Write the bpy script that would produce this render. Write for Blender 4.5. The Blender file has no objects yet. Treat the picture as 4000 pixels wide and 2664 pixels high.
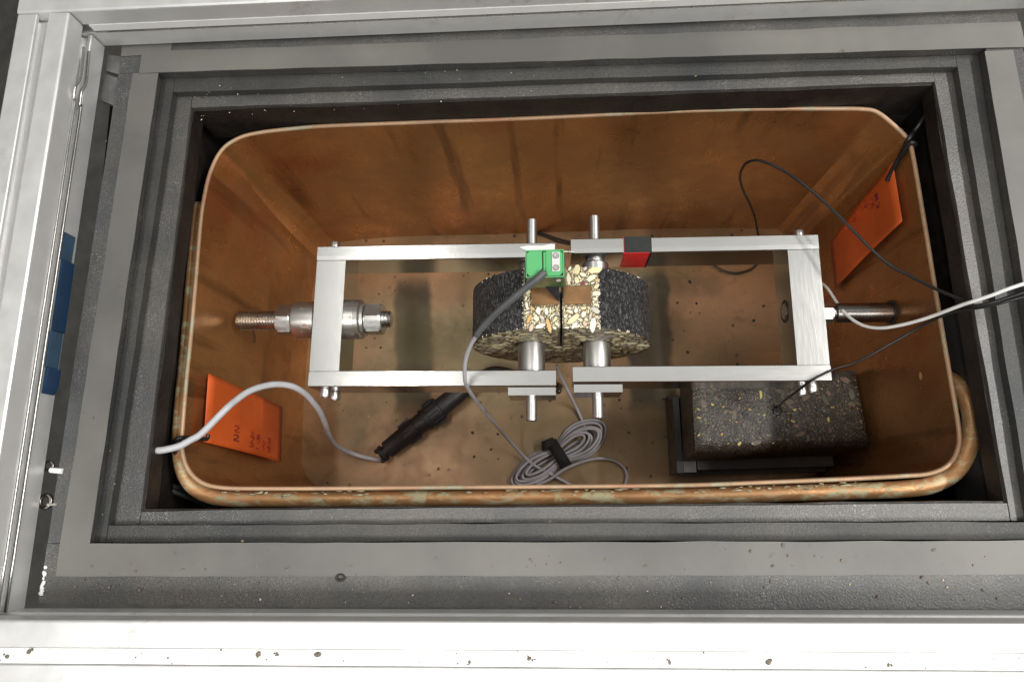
import bpy, bmesh, math, random
import numpy as np
from mathutils import Vector, Matrix, noise

random.seed(7)
rng = np.random.RandomState(7)
S = 0.001                       # everything below is written in millimetres
scene = bpy.context.scene

# ------------------------------------------------------------------ camera
cam_d = bpy.data.cameras.new('camera')
cam = bpy.data.objects.new('camera', cam_d)
scene.collection.objects.link(cam)
cam.location = (-5.764*S, -120.205*S, 569.863*S)
cam.rotation_euler = (0.2128076, 0.0654601, -0.033409)
cam_d.sensor_width = 36.0
cam_d.lens = 2640.705/4000*36.0
cam_d.clip_start = 0.01
cam_d.clip_end = 50
scene.camera = cam

# ------------------------------------------------------------------ light: a lab with ceiling tubes and an added fill panel
world = bpy.data.worlds.new('World'); scene.world = world
world.use_nodes = True
bg = world.node_tree.nodes['Background']
bg.inputs[0].default_value = (1.0, 0.985, 0.95, 1)
bg.inputs[1].default_value = 0.17

def area(name, loc, size, power, rot=(0, 0, 0), col=(1, 0.98, 0.94)):
    l = bpy.data.lights.new(name, 'AREA'); l.shape = 'RECTANGLE'
    l.size, l.size_y = size; l.energy = power; l.color = col
    o = bpy.data.objects.new(name, l); scene.collection.objects.link(o)
    o.location = loc; o.rotation_euler = rot
    return o
area('ceiling_lamp_left', (-0.52, 0.15, 1.75), (0.06, 1.5), 5.5)
area('ceiling_lamp_right', (1.30, 0.10, 1.70), (0.10, 1.2), 38)
area('ceiling_lamp_near', (0.10, -0.54, 1.10), (1.7, 0.28), 14)

area('fill_panel', (0.0, 0.56, 2.15), (2.2, 0.85), 3.6)  # unseen fill light, added to brighten the aluminium bars

scene.view_settings.view_transform = 'Standard'
scene.view_settings.look = 'None'
scene.view_settings.exposure = 0.0
scene.view_settings.gamma = 1.0
scene.cycles.max_bounces = 8

# ------------------------------------------------------------------ materials
def nt(name):
    m = bpy.data.materials.new(name); m.use_nodes = True
    n = m.node_tree; b = n.nodes['Principled BSDF']
    return m, n, b
def N(n, t, **k):
    x = n.nodes.new(t)
    for a, v in k.items():
        if a.startswith('i_'):
            x.inputs[a[2:]].default_value = v
        else: setattr(x, a, v)
    return x
def coords(n, scale=(1, 1, 1)):
    g = N(n, 'ShaderNodeNewGeometry'); mp = N(n, 'ShaderNodeMapping')
    mp.inputs['Scale'].default_value = scale
    n.links.new(g.outputs['Position'], mp.inputs['Vector'])
    return mp.outputs[0]
def noise_n(n, vec, scale, detail=4, rough=0.55, dist=0.0):
    x = N(n, 'ShaderNodeTexNoise'); x.inputs['Scale'].default_value = scale
    x.inputs['Detail'].default_value = detail; x.inputs['Roughness'].default_value = rough
    x.inputs['Distortion'].default_value = dist
    n.links.new(vec, x.inputs['Vector']); return x.outputs[0]
def ramp(n, fac, stops, interp='LINEAR'):
    r = N(n, 'ShaderNodeValToRGB'); cr = r.color_ramp; cr.interpolation = interp
    while len(cr.elements) < len(stops): cr.elements.new(0.5)
    for e, (p, c) in zip(cr.elements, stops):
        e.position = p; e.color = (c[0], c[1], c[2], 1) if hasattr(c, '__len__') else (c, c, c, 1)
    n.links.new(fac, r.inputs[0]); return r.outputs[0]
def mixc(n, fac, a, b, mode='MIX'):
    x = N(n, 'ShaderNodeMix', data_type='RGBA', blend_type=mode)
    for s, v in ((x.inputs[0], fac), (x.inputs[6], a), (x.inputs[7], b)):
        if hasattr(v, 'links'): n.links.new(v, s)
        elif hasattr(v, '__len__'): s.default_value = (*v[:3], 1)
        else: s.default_value = v
    return x.outputs[2]
def math_n(n, op, a, b=0.0):
    x = N(n, 'ShaderNodeMath', operation=op)
    for s, v in ((x.inputs[0], a), (x.inputs[1], b)):
        if hasattr(v, 'links'): n.links.new(v, s)
        else: s.default_value = v
    return x.outputs[0]
def bump(n, b, h, strength=0.3, dist=0.0005):
    x = N(n, 'ShaderNodeBump'); x.inputs['Strength'].default_value = strength
    x.inputs['Distance'].default_value = dist
    n.links.new(h, x.inputs['Height']); n.links.new(x.outputs[0], b.inputs['Normal'])
def plain(name, col, rough=0.5, metal=0.0, var=0.12, vscale=60, bstr=0.0, bscale=900, bd=0.0003, spec=None):
    m, n, b = nt(name); v = coords(n)
    f = noise_n(n, v, vscale, 5)
    c1 = [max(0, x*(1-var)) for x in col]; c2 = [min(1, x*(1+var)) for x in col]
    n.links.new(ramp(n, f, [(0.3, c1), (0.7, c2)]), b.inputs['Base Color'])
    b.inputs['Metallic'].default_value = metal
    r = ramp(n, noise_n(n, v, vscale*2.3, 4), [(0.3, max(0.03, rough*0.8)), (0.7, min(1, rough*1.2))])
    n.links.new(r, b.inputs['Roughness'])
    if spec is not None: b.inputs['Specular IOR Level'].default_value = spec
    if bstr: bump(n, b, noise_n(n, v, bscale, 3), bstr, bd)
    return m
def brushed(name, col=(0.80, 0.80, 0.79), rough=0.3, stretch=(1, 30, 30), scale=40, metal=1.0, rv=0.25, bstr=0.06):
    m, n, b = nt(name)
    v = coords(n, stretch); f = noise_n(n, v, scale, 5, 0.6)
    w = noise_n(n, coords(n), 22, 4)
    n.links.new(mixc(n, 0.5, ramp(n, f, [(0.25, [c*0.86 for c in col]), (0.75, col)]),
                     ramp(n, w, [(0.3, [c*0.85 for c in col]), (0.7, col)])), b.inputs['Base Color'])
    n.links.new(ramp(n, f, [(0.2, rough*(1-rv)), (0.8, rough*(1+rv))]), b.inputs['Roughness'])
    b.inputs['Metallic'].default_value = metal
    bump(n, b, f, bstr, 0.0001)
    return m

M = {}
M['alu_x'] = brushed('machined_aluminium_lengthwise', (0.70, 0.70, 0.68), 0.19, (1, 40, 40), 50)
M['alu_y'] = brushed('machined_aluminium_crosswise', (0.70, 0.70, 0.68), 0.18, (40, 1, 40), 50)
M['steel'] = brushed('bright_steel', (0.70, 0.69, 0.66), 0.26, (4, 2, 2), 20, bstr=0.0)
M['steel_y'] = brushed('turned_steel', (0.66, 0.655, 0.64), 0.40, (14, 1, 14), 12, bstr=0.0)
M['dark_steel'] = brushed('dark_oiled_steel', (0.30, 0.28, 0.26), 0.30, (40, 2, 2), 30)
M['zinc'] = brushed('zinc_plated_nut', (0.66, 0.65, 0.63), 0.33, (6, 6, 6), 60)
M['ext'] = brushed('anodised_profile', (0.86, 0.86, 0.85), 0.42, (1, 1, 1), 60, metal=0.55)
m = M['ext']; n = m.node_tree; b = n.nodes['Principled BSDF']; v = coords(n)
old = b.inputs['Base Color'].links[0].from_socket
gr = math_n(n, 'MULTIPLY', ramp(n, noise_n(n, v, 38, 6, 0.75, 0.8), [(0.56, 0.0), (0.74, 0.55)]), ramp(n, noise_n(n, v, 6, 3), [(0.42, 0.0), (0.62, 1.0)]))
n.links.new(mixc(n, gr, old, (0.36, 0.32, 0.27)), b.inputs['Base Color'])
M['cover'] = plain('slot_cover_plastic', (0.80, 0.80, 0.78), 0.35, 0, 0.05)

# rusty washer steel
m, n, b = nt('rust_spotted_steel'); v = coords(n)
f = noise_n(n, v, 95, 6, 0.65); mask = ramp(n, f, [(0.60, 0.0), (0.67, 0.9)])
n.links.new(mixc(n, mask, (0.62, 0.60, 0.56), (0.22, 0.10, 0.045)), b.inputs['Base Color'])
n.links.new(math_n(n, 'SUBTRACT', 0.95, mask), b.inputs['Metallic'])
n.links.new(ramp(n, mask, [(0, 0.32), (1, 0.85)]), b.inputs['Roughness'])
bump(n, b, f, 0.2, 0.0003); M['rusty'] = m

# copper sheet: warm tarnish, drips, scratches and verdigris specks
def copper(name, base, dark, verdigris=0.70, metal=0.8, rough=(0.24, 0.42), drip=0.7):
    m, n, b = nt(name); v = coords(n)
    big = noise_n(n, v, 6, 5, 0.6, 0.4); mid = noise_n(n, v, 24, 6, 0.68, 0.3); fine = noise_n(n, v, 160, 5, 0.7)
    streak = noise_n(n, coords(n, (48, 48, 3.5)), 1.0, 3, 0.55)
    c = mixc(n, ramp(n, big, [(0.35, 0.0), (0.66, 1.0)]), base, dark)
    c = mixc(n, ramp(n, mid, [(0.34, 0.40), (0.54, 0.0)]), c, [x*0.55 for x in dark])
    c = mixc(n, ramp(n, mid, [(0.58, 0.0), (0.76, 0.22)]), c, (0.66, 0.36, 0.12))
    c = mixc(n, ramp(n, streak, [(0.57, 0.0), (0.68, drip)]), c, [x*0.42 for x in dark])
    red = noise_n(n, v, 11, 4, 0.6)
    c = mixc(n, ramp(n, red, [(0.58, 0.0), (0.72, 0.5)]), c, (0.34, 0.07, 0.03))
    vd = ramp(n, noise_n(n, v, 30, 6, 0.75), [(verdigris, 0.0), (verdigris+0.05, 0.6)])
    c = mixc(n, vd, c, (0.34, 0.38, 0.28))
    vo = N(n, 'ShaderNodeTexVoronoi'); vo.inputs['Scale'].default_value = 75
    n.links.new(v, vo.inputs['Vector'])
    sp = ramp(n, vo.outputs['Distance'], [(0.045, 1.0), (0.075, 0.0)])
    c = mixc(n, math_n(n, 'MULTIPLY', sp, ramp(n, noise_n(n, v, 21, 3), [(0.54, 0.0), (0.62, 0.8)])), c, (0.55, 0.52, 0.40))
    # hairline scratches
    sc = ramp(n, noise_n(n, coords(n, (8, 8, 260)), 1.0, 4, 0.7, 1.5), [(0.68, 0.0), (0.72, 0.28)])
    c = mixc(n, sc, c, (0.62, 0.42, 0.24))
    n.links.new(c, b.inputs['Base Color'])
    n.links.new(ramp(n, mid, [(0.35, metal*0.75), (0.65, metal)]), b.inputs['Metallic'])
    n.links.new(ramp(n, math_n(n, 'ADD', math_n(n, 'MULTIPLY', mid, 0.6), math_n(n, 'MULTIPLY', fine, 0.4)), [(0.38, rough[1]), (0.62, rough[0])]), b.inputs['Roughness'])
    bump(n, b, math_n(n, 'ADD', big, math_n(n, 'MULTIPLY', mid, 0.12)), 0.14, 0.003)
    return m
M['copper'] = copper('tarnished_copper_wall', (0.56, 0.275, 0.10), (0.37, 0.165, 0.06))
M['copper_rim'] = copper('scraped_copper_edge', (0.58, 0.38, 0.24), (0.38, 0.24, 0.14), 0.54, 0.35, (0.42, 0.68), 0.2)

# tank floor: olive-brown copper with dark patches, the disc's painted shadow, pits
m, n, b = nt('stained_copper_floor'); v = coords(n)
big = noise_n(n, v, 9, 5, 0.6, 0.5); fine = noise_n(n, v, 60, 6, 0.7)
c = mixc(n, ramp(n, big, [(0.35, 0.0), (0.65, 1.0)]), (0.39, 0.235, 0.13), (0.19, 0.14, 0.078))
c = mixc(n, ramp(n, fine, [(0.3, 0.4), (0.65, 0.0)]), c, (0.26, 0.16, 0.08))
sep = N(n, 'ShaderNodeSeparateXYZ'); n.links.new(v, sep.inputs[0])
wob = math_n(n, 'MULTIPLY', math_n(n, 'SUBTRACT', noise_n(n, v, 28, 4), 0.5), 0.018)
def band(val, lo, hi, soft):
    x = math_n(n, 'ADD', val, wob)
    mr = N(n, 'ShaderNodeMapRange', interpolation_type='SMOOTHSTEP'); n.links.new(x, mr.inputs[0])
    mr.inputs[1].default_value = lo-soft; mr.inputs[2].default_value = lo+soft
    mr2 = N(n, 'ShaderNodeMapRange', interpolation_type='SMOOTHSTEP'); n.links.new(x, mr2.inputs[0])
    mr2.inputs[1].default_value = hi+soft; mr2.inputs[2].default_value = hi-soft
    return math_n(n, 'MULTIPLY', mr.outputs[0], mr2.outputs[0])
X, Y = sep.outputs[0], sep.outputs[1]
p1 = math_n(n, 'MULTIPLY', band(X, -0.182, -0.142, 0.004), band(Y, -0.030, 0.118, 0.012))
p2 = math_n(n, 'MULTIPLY', band(X, 0.078, 0.127, 0.004), band(Y, -0.040, 0.112, 0.012))  # shadow of the disc, painted as a dark band in the floor colour
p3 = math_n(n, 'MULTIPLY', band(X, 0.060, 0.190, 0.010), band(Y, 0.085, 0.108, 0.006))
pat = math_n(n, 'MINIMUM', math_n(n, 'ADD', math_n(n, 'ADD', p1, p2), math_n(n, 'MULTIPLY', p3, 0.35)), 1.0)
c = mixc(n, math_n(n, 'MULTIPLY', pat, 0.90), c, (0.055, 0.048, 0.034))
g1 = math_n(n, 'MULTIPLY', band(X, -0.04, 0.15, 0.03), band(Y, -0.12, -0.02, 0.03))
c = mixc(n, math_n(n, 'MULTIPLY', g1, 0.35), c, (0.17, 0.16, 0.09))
vo = N(n, 'ShaderNodeTexVoronoi'); vo.inputs['Scale'].default_value = 72; n.links.new(v, vo.inputs['Vector'])
pit = math_n(n, 'MULTIPLY', ramp(n, vo.outputs['Distance'], [(0.10, 1.0), (0.17, 0.0)]),
             ramp(n, noise_n(n, v, 16, 3), [(0.44, 0.0), (0.56, 0.9)]))
c = mixc(n, pit, c, (0.05, 0.04, 0.025))
blot = ramp(n, noise_n(n, v, 20, 6, 0.72, 0.6), [(0.55, 0.0), (0.70, 0.55)])
c = mixc(n, blot, c, (0.115, 0.075, 0.035))
c = mixc(n, ramp(n, noise_n(n, v, 14, 5, 0.65), [(0.58, 0.0), (0.72, 0.6)]), c, (0.56, 0.31, 0.18))
c = mixc(n, ramp(n, noise_n(n, v, 5, 4, 0.6), [(0.52, 0.0), (0.66, 0.5)]), c, (0.20, 0.19, 0.10))
wh = ramp(n, noise_n(n, v, 48, 5, 0.75), [(0.70, 0.0), (0.77, 0.6)])
c = mixc(n, wh, c, (0.55, 0.50, 0.36))
n.links.new(c, b.inputs['Base Color'])
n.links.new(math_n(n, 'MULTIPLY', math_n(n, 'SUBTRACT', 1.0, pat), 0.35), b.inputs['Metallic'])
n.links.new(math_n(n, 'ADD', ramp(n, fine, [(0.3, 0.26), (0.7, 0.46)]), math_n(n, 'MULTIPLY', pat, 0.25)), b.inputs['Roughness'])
b.inputs['Specular IOR Level'].default_value = 0.35
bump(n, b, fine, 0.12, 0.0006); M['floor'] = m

# copper pipe with pale solder crust
m, n, b = nt('crusted_copper_pipe'); v = coords(n, (1, 2, 2))
a = noise_n(n, v, 60, 6, 0.7, 0.5); a2 = noise_n(n, coords(n), 9, 4)
c = mixc(n, ramp(n, a2, [(0.4, 0.0), (0.6, 1.0)]), (0.66, 0.34, 0.15), (0.46, 0.25, 0.11))
c = mixc(n, ramp(n, a, [(0.50, 0.0), (0.60, 0.85)]), c, (0.55, 0.54, 0.35))
c = mixc(n, ramp(n, noise_n(n, v, 70, 5, 0.7), [(0.66, 0.0), (0.70, 0.9)]), c, (0.12, 0.10, 0.06))
n.links.new(c, b.inputs['Base Color']); b.inputs['Metallic'].default_value = 0.45
n.links.new(ramp(n, a, [(0.4, 0.32), (0.65, 0.75)]), b.inputs['Roughness'])
bump(n, b, a, 0.4, 0.0012); M['pipe'] = m
M['crust'] = plain('pale_solder_crust', (0.50, 0.48, 0.33), 0.8, 0, 0.3, 120, 0.8, 500, 0.001)

# foam rubber
def foam(name, col, spark=0.5, rough=0.55, dirt=0.3):
    m, n, b = nt(name); v = coords(n)
    f1 = noise_n(n, v, 850, 3, 0.6); f2 = noise_n(n, v, 1300, 2); big = noise_n(n, v, 12, 5, 0.6)
    vo = N(n, 'ShaderNodeTexVoronoi'); vo.inputs['Scale'].default_value = 620
    n.links.new(v, vo.inputs['Vector'])
    c = mixc(n, ramp(n, big, [(0.35, 0.0), (0.7, dirt)]), col, [x*1.9 for x in (0.105, 0.092, 0.075)])
    c = mixc(n, ramp(n, f1, [(0.35, 0.5), (0.6, 0.0)]), c, [x*0.45 for x in col])
    sp = math_n(n, 'MULTIPLY', ramp(n, f2, [(0.60, 0.0), (0.70, 1.0)]), ramp(n, noise_n(n, v, 40, 4), [(0.45, 0.0), (0.65, spark)]))
    c = mixc(n, sp, c, (0.36, 0.36, 0.37))
    # rare yellowish crumbs ground into the surface
    vc = N(n, 'ShaderNodeTexVoronoi'); vc.inputs['Scale'].default_value = 48; n.links.new(v, vc.inputs['Vector'])
    cr = math_n(n, 'MULTIPLY', ramp(n, vc.outputs['Distance'], [(0.03, 1.0), (0.06, 0.0)]), ramp(n, noise_n(n, v, 15, 2), [(0.55, 0), (0.6, 1)]))
    c = mixc(n, cr, c, (0.50, 0.44, 0.28))
    n.links.new(c, b.inputs['Base Color'])
    b.inputs['Roughness'].default_value = rough
    b.inputs['Specular IOR Level'].default_value = 0.6
    bump(n, b, math_n(n, 'ADD', f1, math_n(n, 'MULTIPLY', vo.outputs['Distance'], 0.35)), 0.5, 0.0005)
    return m
M['foam'] = foam('grained_grey_foam', (0.052, 0.054, 0.056), 1.0, 0.42, 0.45)
M['foam_mid'] = foam('matt_dark_foam', (0.034, 0.036, 0.036), 0.35, 0.6, 0.3)
M['foam_in'] = foam('worn_foam_lip', (0.068, 0.068, 0.069), 1.0, 0.40, 0.45)
M['liner'] = plain('sooty_brown_liner', (0.016, 0.012, 0.010), 0.55, 0, 0.5, 40, 0.5, 300, 0.001)
M['pit'] = plain('black_void', (0.006, 0.006, 0.006), 0.9, 0, 0.2)
# cloth tape
m, n, b = nt('grey_cloth_tape'); v = coords(n)
c = mixc(n, ramp(n, noise_n(n, v, 8, 5), [(0.35, 0.0), (0.65, 1.0)]), (0.165, 0.160, 0.145), (0.105, 0.102, 0.096))
c = mixc(n, ramp(n, noise_n(n, v, 75, 5, 0.7), [(0.66, 0.0), (0.74, 0.8)]), c, (0.07, 0.06, 0.045))
n.links.new(c, b.inputs['Base Color']); b.inputs['Roughness'].default_value = 0.48
bump(n, b, math_n(n, 'ADD', noise_n(n, v, 30, 4), math_n(n, 'MULTIPLY', noise_n(n, v, 1400, 2), 0.25)), 0.25, 0.0008); M['tape'] = m

M['orange'] = plain('orange_card', (0.62, 0.105, 0.018), 0.42, 0, 0.20, 18)
M['ink'] = plain('faded_marker_ink', (0.40, 0.045, 0.016), 0.6, 0, 0.5, 150)
M['ink_dark'] = plain('dark_marker_ink', (0.16, 0.02, 0.025), 0.5, 0, 0.4, 200)
M['grey_cable'] = plain('grey_cable_jacket', (0.46, 0.46, 0.48), 0.38, 0, 0.10, 60)
M['grey_cable2'] = plain('thin_grey_cable_jacket', (0.34, 0.335, 0.36), 0.40, 0, 0.14, 60)
M['white_wire'] = plain('white_wire_jacket', (0.86, 0.86, 0.84), 0.4, 0, 0.05)
M['black_wire'] = plain('black_wire_jacket', (0.018, 0.017, 0.017), 0.33, 0, 0.2)
M['black_plastic'] = plain('black_nylon', (0.020, 0.020, 0.023), 0.45, 0, 0.25, 80, 0.1, 500)
M['velcro'] = plain('black_hook_strap', (0.012, 0.012, 0.012), 0.85, 0, 0.3, 300, 0.8, 1800, 0.0006)
M['sleeve'] = plain('dark_strain_relief', (0.085, 0.09, 0.09), 0.42, 0, 0.15)
M['green'] = plain('green_painted_metal', (0.09, 0.40, 0.145), 0.42, 0, 0.06, 40)
M['green_dark'] = plain('dark_green_resin_body', (0.05, 0.13, 0.05), 0.32, 0, 0.35, 60)
M['plate'] = plain('white_metal_plate', (0.72, 0.70, 0.70), 0.35, 0.3, 0.05)
M['white'] = plain('white_piece', (0.88, 0.88, 0.87), 0.5, 0, 0.03)
M['red'] = plain('red_tape', (0.85, 0.03, 0.03), 0.28, 0, 0.08, 60)
M['black_tape'] = plain('black_tape', (0.010, 0.011, 0.011), 0.6, 0, 0.3, 60, 0.2, 700)
M['knife'] = plain('reflection_brown_steel', (0.30, 0.165, 0.075), 0.30, 0.55, 0.35, 50)  # brown reflection of the surroundings painted into the mirrored plates' colour
M['blue'] = plain('blue_plastic', (0.012, 0.040, 0.095), 0.4, 0, 0.25, 30)
M['blue_pale'] = plain('scuffed_blue_plastic', (0.035, 0.072, 0.12), 0.5, 0, 0.2, 60)
M['lab_floor'] = plain('dark_lab_floor', (0.10, 0.10, 0.095), 0.6, 0, 0.25, 20)
M['tray'] = plain('grey_black_steel_tray', (0.035, 0.036, 0.037), 0.45, 0.2, 0.3, 40)
M['tray_pale'] = plain('scuffed_grey_block', (0.11, 0.11, 0.11), 0.55, 0.1, 0.3, 60)

# bitumen
def bitumen(name, c1, c2, rough=0.5, stretch=(1, 1, 1), bs=0.9):
    m, n, b = nt(name); v = coords(n, stretch)
    f = noise_n(n, v, 620, 3, 0.7); g = noise_n(n, v, 210, 5, 0.65)
    n.links.new(mixc(n, ramp(n, g, [(0.4, 0), (0.7, 1)]), ramp(n, f, [(0.35, [x*0.4 for x in c1]), (0.56, c1), (0.72, c2)]), ramp(n, f, [(0.45, c1), (0.75, c2)])), b.inputs['Base Color'])
    b.inputs['Roughness'].default_value = rough
    bump(n, b, math_n(n, 'ADD', f, g), bs, 0.003); return m
M['bitumen'] = bitumen('moulded_bitumen_skin', (0.020, 0.020, 0.021), (0.24, 0.24, 0.25), 0.40, (1, 0.55, 1), 1.0)
M['matrix'] = bitumen('cut_asphalt_mastic', (0.14, 0.105, 0.06), (0.50, 0.41, 0.25), 0.5)
M['matrix_dark'] = bitumen('face_asphalt_mastic', (0.075, 0.055, 0.034), (0.22, 0.17, 0.10), 0.5)
M['block'] = bitumen('wet_asphalt_block', (0.050, 0.043, 0.033), (0.14, 0.122, 0.098), 0.32)
def sandy(name, binder, grain_cols, amount):
    m, n, b = nt(name); v = coords(n)
    vo = N(n, 'ShaderNodeTexVoronoi'); vo.inputs['Scale'].default_value = 900; n.links.new(v, vo.inputs['Vector'])
    vo2 = N(n, 'ShaderNodeTexVoronoi'); vo2.inputs['Scale'].default_value = 480; n.links.new(v, vo2.inputs['Vector'])
    g = noise_n(n, v, 120, 4, 0.6)
    c = ramp(n, g, [(0.35, [x*0.5 for x in binder]), (0.65, [x*1.4 for x in binder])])
    for w_, lim, k in ((vo, 0.34, 0), (vo2, 0.30, 1)):
        sepc = N(n, 'ShaderNodeSeparateColor'); n.links.new(w_.outputs['Color'], sepc.inputs[0])
        on_ = math_n(n, 'MULTIPLY', ramp(n, w_.outputs['Distance'], [(lim, 1.0), (lim+0.08, 0.0)]), ramp(n, sepc.outputs[0], [(1-amount-0.02, 0.0), (1-amount, 1.0)]))
        col = ramp(n, sepc.outputs[1], [(0.0, grain_cols[0]), (0.5, grain_cols[1]), (1.0, grain_cols[2])])
        c = mixc(n, on_, c, col)
    n.links.new(c, b.inputs['Base Color']); b.inputs['Roughness'].default_value = 0.5
    bump(n, b, math_n(n, 'ADD', g, vo2.outputs['Distance']), 0.4, 0.001); return m
M['matrix'] = sandy('cut_asphalt_mastic', (0.12, 0.09, 0.05), ((0.62, 0.53, 0.30), (0.34, 0.26, 0.15), (0.80, 0.74, 0.50)), 0.62)
M['matrix_dark'] = sandy('face_asphalt_mastic', (0.07, 0.05, 0.03), ((0.36, 0.29, 0.16), (0.16, 0.11, 0.06), (0.46, 0.40, 0.25)), 0.5)  # darker mastic for the disc face, its shade put into the colour
M['block'] = sandy('wet_asphalt_block', (0.036, 0.031, 0.024), ((0.20, 0.15, 0.08), (0.085, 0.08, 0.068), (0.16, 0.115, 0.09)), 0.30)
def stone(name, col, rough=0.55):
    return plain(name, col, rough, 0, 0.12, 220, 0.15, 700, 0.0004)
STONES = [stone('cream_limestone', (0.82, 0.76, 0.55)), stone('pale_limestone', (0.88, 0.85, 0.70)),
          stone('yellow_limestone', (0.74, 0.66, 0.40)), stone('grey_stone', (0.56, 0.53, 0.47)),
          stone('ochre_stone', (0.72, 0.44, 0.17)), stone('pinkish_stone', (0.66, 0.50, 0.38)),
          stone('maroon_stone', (0.20, 0.04, 0.05))]
WS = [42, 28, 12, 5, 5, 3, 1]
FSTONES = [stone('face_cream_stone', (0.64, 0.57, 0.34)), stone('face_olive_stone', (0.42, 0.36, 0.20)), stone('face_brown_stone', (0.22, 0.165, 0.095)), stone('face_grey_stone', (0.30, 0.27, 0.22)), stone('face_pale_stone', (0.80, 0.74, 0.50))]  # darker stones for the face: its wetness and shade put into the colour
BST = [stone('ochre_block_stone', (0.40, 0.26, 0.09)), stone('brown_block_stone', (0.13, 0.10, 0.07), 0.35),
       stone('green_grey_block_stone', (0.10, 0.10, 0.078), 0.35), stone('pinkish_block_stone', (0.18, 0.11, 0.09), 0.35), stone('yellow_block_stone', (0.50, 0.42, 0.13))]

# ------------------------------------------------------------------ mesh helpers
def link(name, me, parent=None, mats=()):
    o = bpy.data.objects.new(name, me); scene.collection.objects.link(o)
    for mm in mats: me.materials.append(mm)
    if parent is not None: o.parent = parent
    return o
def obj(name, bm, mat, parent=None, smooth=False, local=None):
    me = bpy.data.meshes.new(name)
    for v in bm.verts: v.co = v.co*S
    bmesh.ops.recalc_face_normals(bm, faces=bm.faces[:])
    for f in bm.faces: f.smooth = smooth
    bm.to_mesh(me); bm.free()
    mats = mat if isinstance(mat, (list, tuple)) else (mat,)
    o = link(name, me, parent, mats)
    if smooth == 'auto': pass
    if parent is not None and parent.type == 'EMPTY':
        o.matrix_parent_inverse = Matrix.Translation(-Vector(parent.location))
    return o
def sub_of(o, p):     # o becomes a piece of part p (both keep their places)
    o.parent = p; o.matrix_parent_inverse = Matrix.Identity(4)
    return o
def thing(name, label, cat, at=(0, 0, 0), group=None):
    o = bpy.data.objects.new(name, None); scene.collection.objects.link(o)
    o.location = Vector(at)*S; o.empty_display_size = 0.02
    o['label'] = label; o['category'] = cat
    if group: o['group'] = group
    return o
def tag(o, label, cat, group=None):
    o['label'] = label; o['category'] = cat
    if group: o['group'] = group
    return o
def autosmooth(o, ang=35):
    me = o.data
    me.polygons.foreach_set('use_smooth', [True]*len(me.polygons))
    me.set_sharp_from_angle(angle=math.radians(ang))
    return o
def hexa(bm, quad, z0, z1, seg=1, jit=0.0, bev=0.0, seed=0.0):
    """box over a ground quad (4 xy points, two long sides a-b and d-c), optional long subdivision and wobble"""
    a, b_, c, d = [Vector((p[0], p[1], 0)) for p in quad]
    rows = []
    for i in range(seg+1):
        t = i/seg; p = a.lerp(b_, t); q = d.lerp(c, t)
        if jit:
            nn = (p-q).normalized()
            p = p + nn*jit*noise.noise(Vector((p.x*0.03, p.y*0.03, seed)))
            q = q + nn*jit*noise.noise(Vector((q.x*0.03, q.y*0.03, seed+5)))
        zz = jit*0.5*noise.noise(Vector((p.x*0.02, p.y*0.02, seed+9)))
        rows.append([bm.verts.new((p.x, p.y, z0)), bm.verts.new((q.x, q.y, z0)), bm.verts.new((q.x, q.y, z1+zz)), bm.verts.new((p.x, p.y, z1+zz))])
    for r0, r1 in zip(rows, rows[1:]):
        for k in range(4): bm.faces.new((r0[k], r0[(k+1) % 4], r1[(k+1) % 4], r1[k]))
    bm.faces.new(rows[0][::-1]); bm.faces.new(rows[-1])
    if bev:
        es = [e for e in bm.edges if e.calc_length() > 0 and len(e.link_faces) == 2 and e.calc_face_angle(0) > 0.6]
        bmesh.ops.bevel(bm, geom=es, offset=bev, segments=2, profile=0.6, affect='EDGES')
def rect(x0, x1, y0, y1): return [(x0, y0), (x1, y0), (x1, y1), (x0, y1)]
def rotq(quad, cx, cy, th):
    c, s = math.cos(th), math.sin(th)
    return [(cx+x*c-y*s, cy+x*s+y*c) for x, y in quad]
def basis(ax):
    ax = ax.normalized(); u = Vector((0, 0, 1)) if abs(ax.z) < 0.9 else Vector((1, 0, 0))
    e1 = ax.cross(u).normalized(); return e1, ax.cross(e1).normalized()
def lathe(bm, p0, ax, prof, n=40, phase=0.0, caps=True):
    """prof: list of (distance along axis, radius)"""
    p0 = Vector(p0); ax = Vector(ax).normalized(); e1, e2 = basis(ax); rings = []
    for d, r in prof:
        rings.append([bm.verts.new(p0+ax*d+(e1*math.cos(phase+2*math.pi*k/n)+e2*math.sin(phase+2*math.pi*k/n))*r) for k in range(n)])
    for r0, r1 in zip(rings, rings[1:]):
        for k in range(n): bm.faces.new((r0[k], r0[(k+1) % n], r1[(k+1) % n], r1[k]))
    if caps: bm.faces.new(rings[0][::-1]); bm.faces.new(rings[-1])
def catmull(pts, per=8, closed=False):
    P = [Vector(p) for p in pts]; out = []; n = len(P)
    rngi = range(n if closed else n-1)
    for i in rngi:
        if closed: p0, p1, p2, p3 = P[i-1], P[i], P[(i+1) % n], P[(i+2) % n]
        else: p0, p1, p2, p3 = P[max(i-1, 0)], P[i], P[i+1], P[min(i+2, n-1)]
        for k in range(per):
            t = k/per
            out.append(0.5*((2*p1)+(p2-p0)*t+(2*p0-5*p1+4*p2-p3)*t*t+(3*p1-p0-3*p2+p3)*t**3))
    if not closed: out.append(P[-1])
    return out
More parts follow.
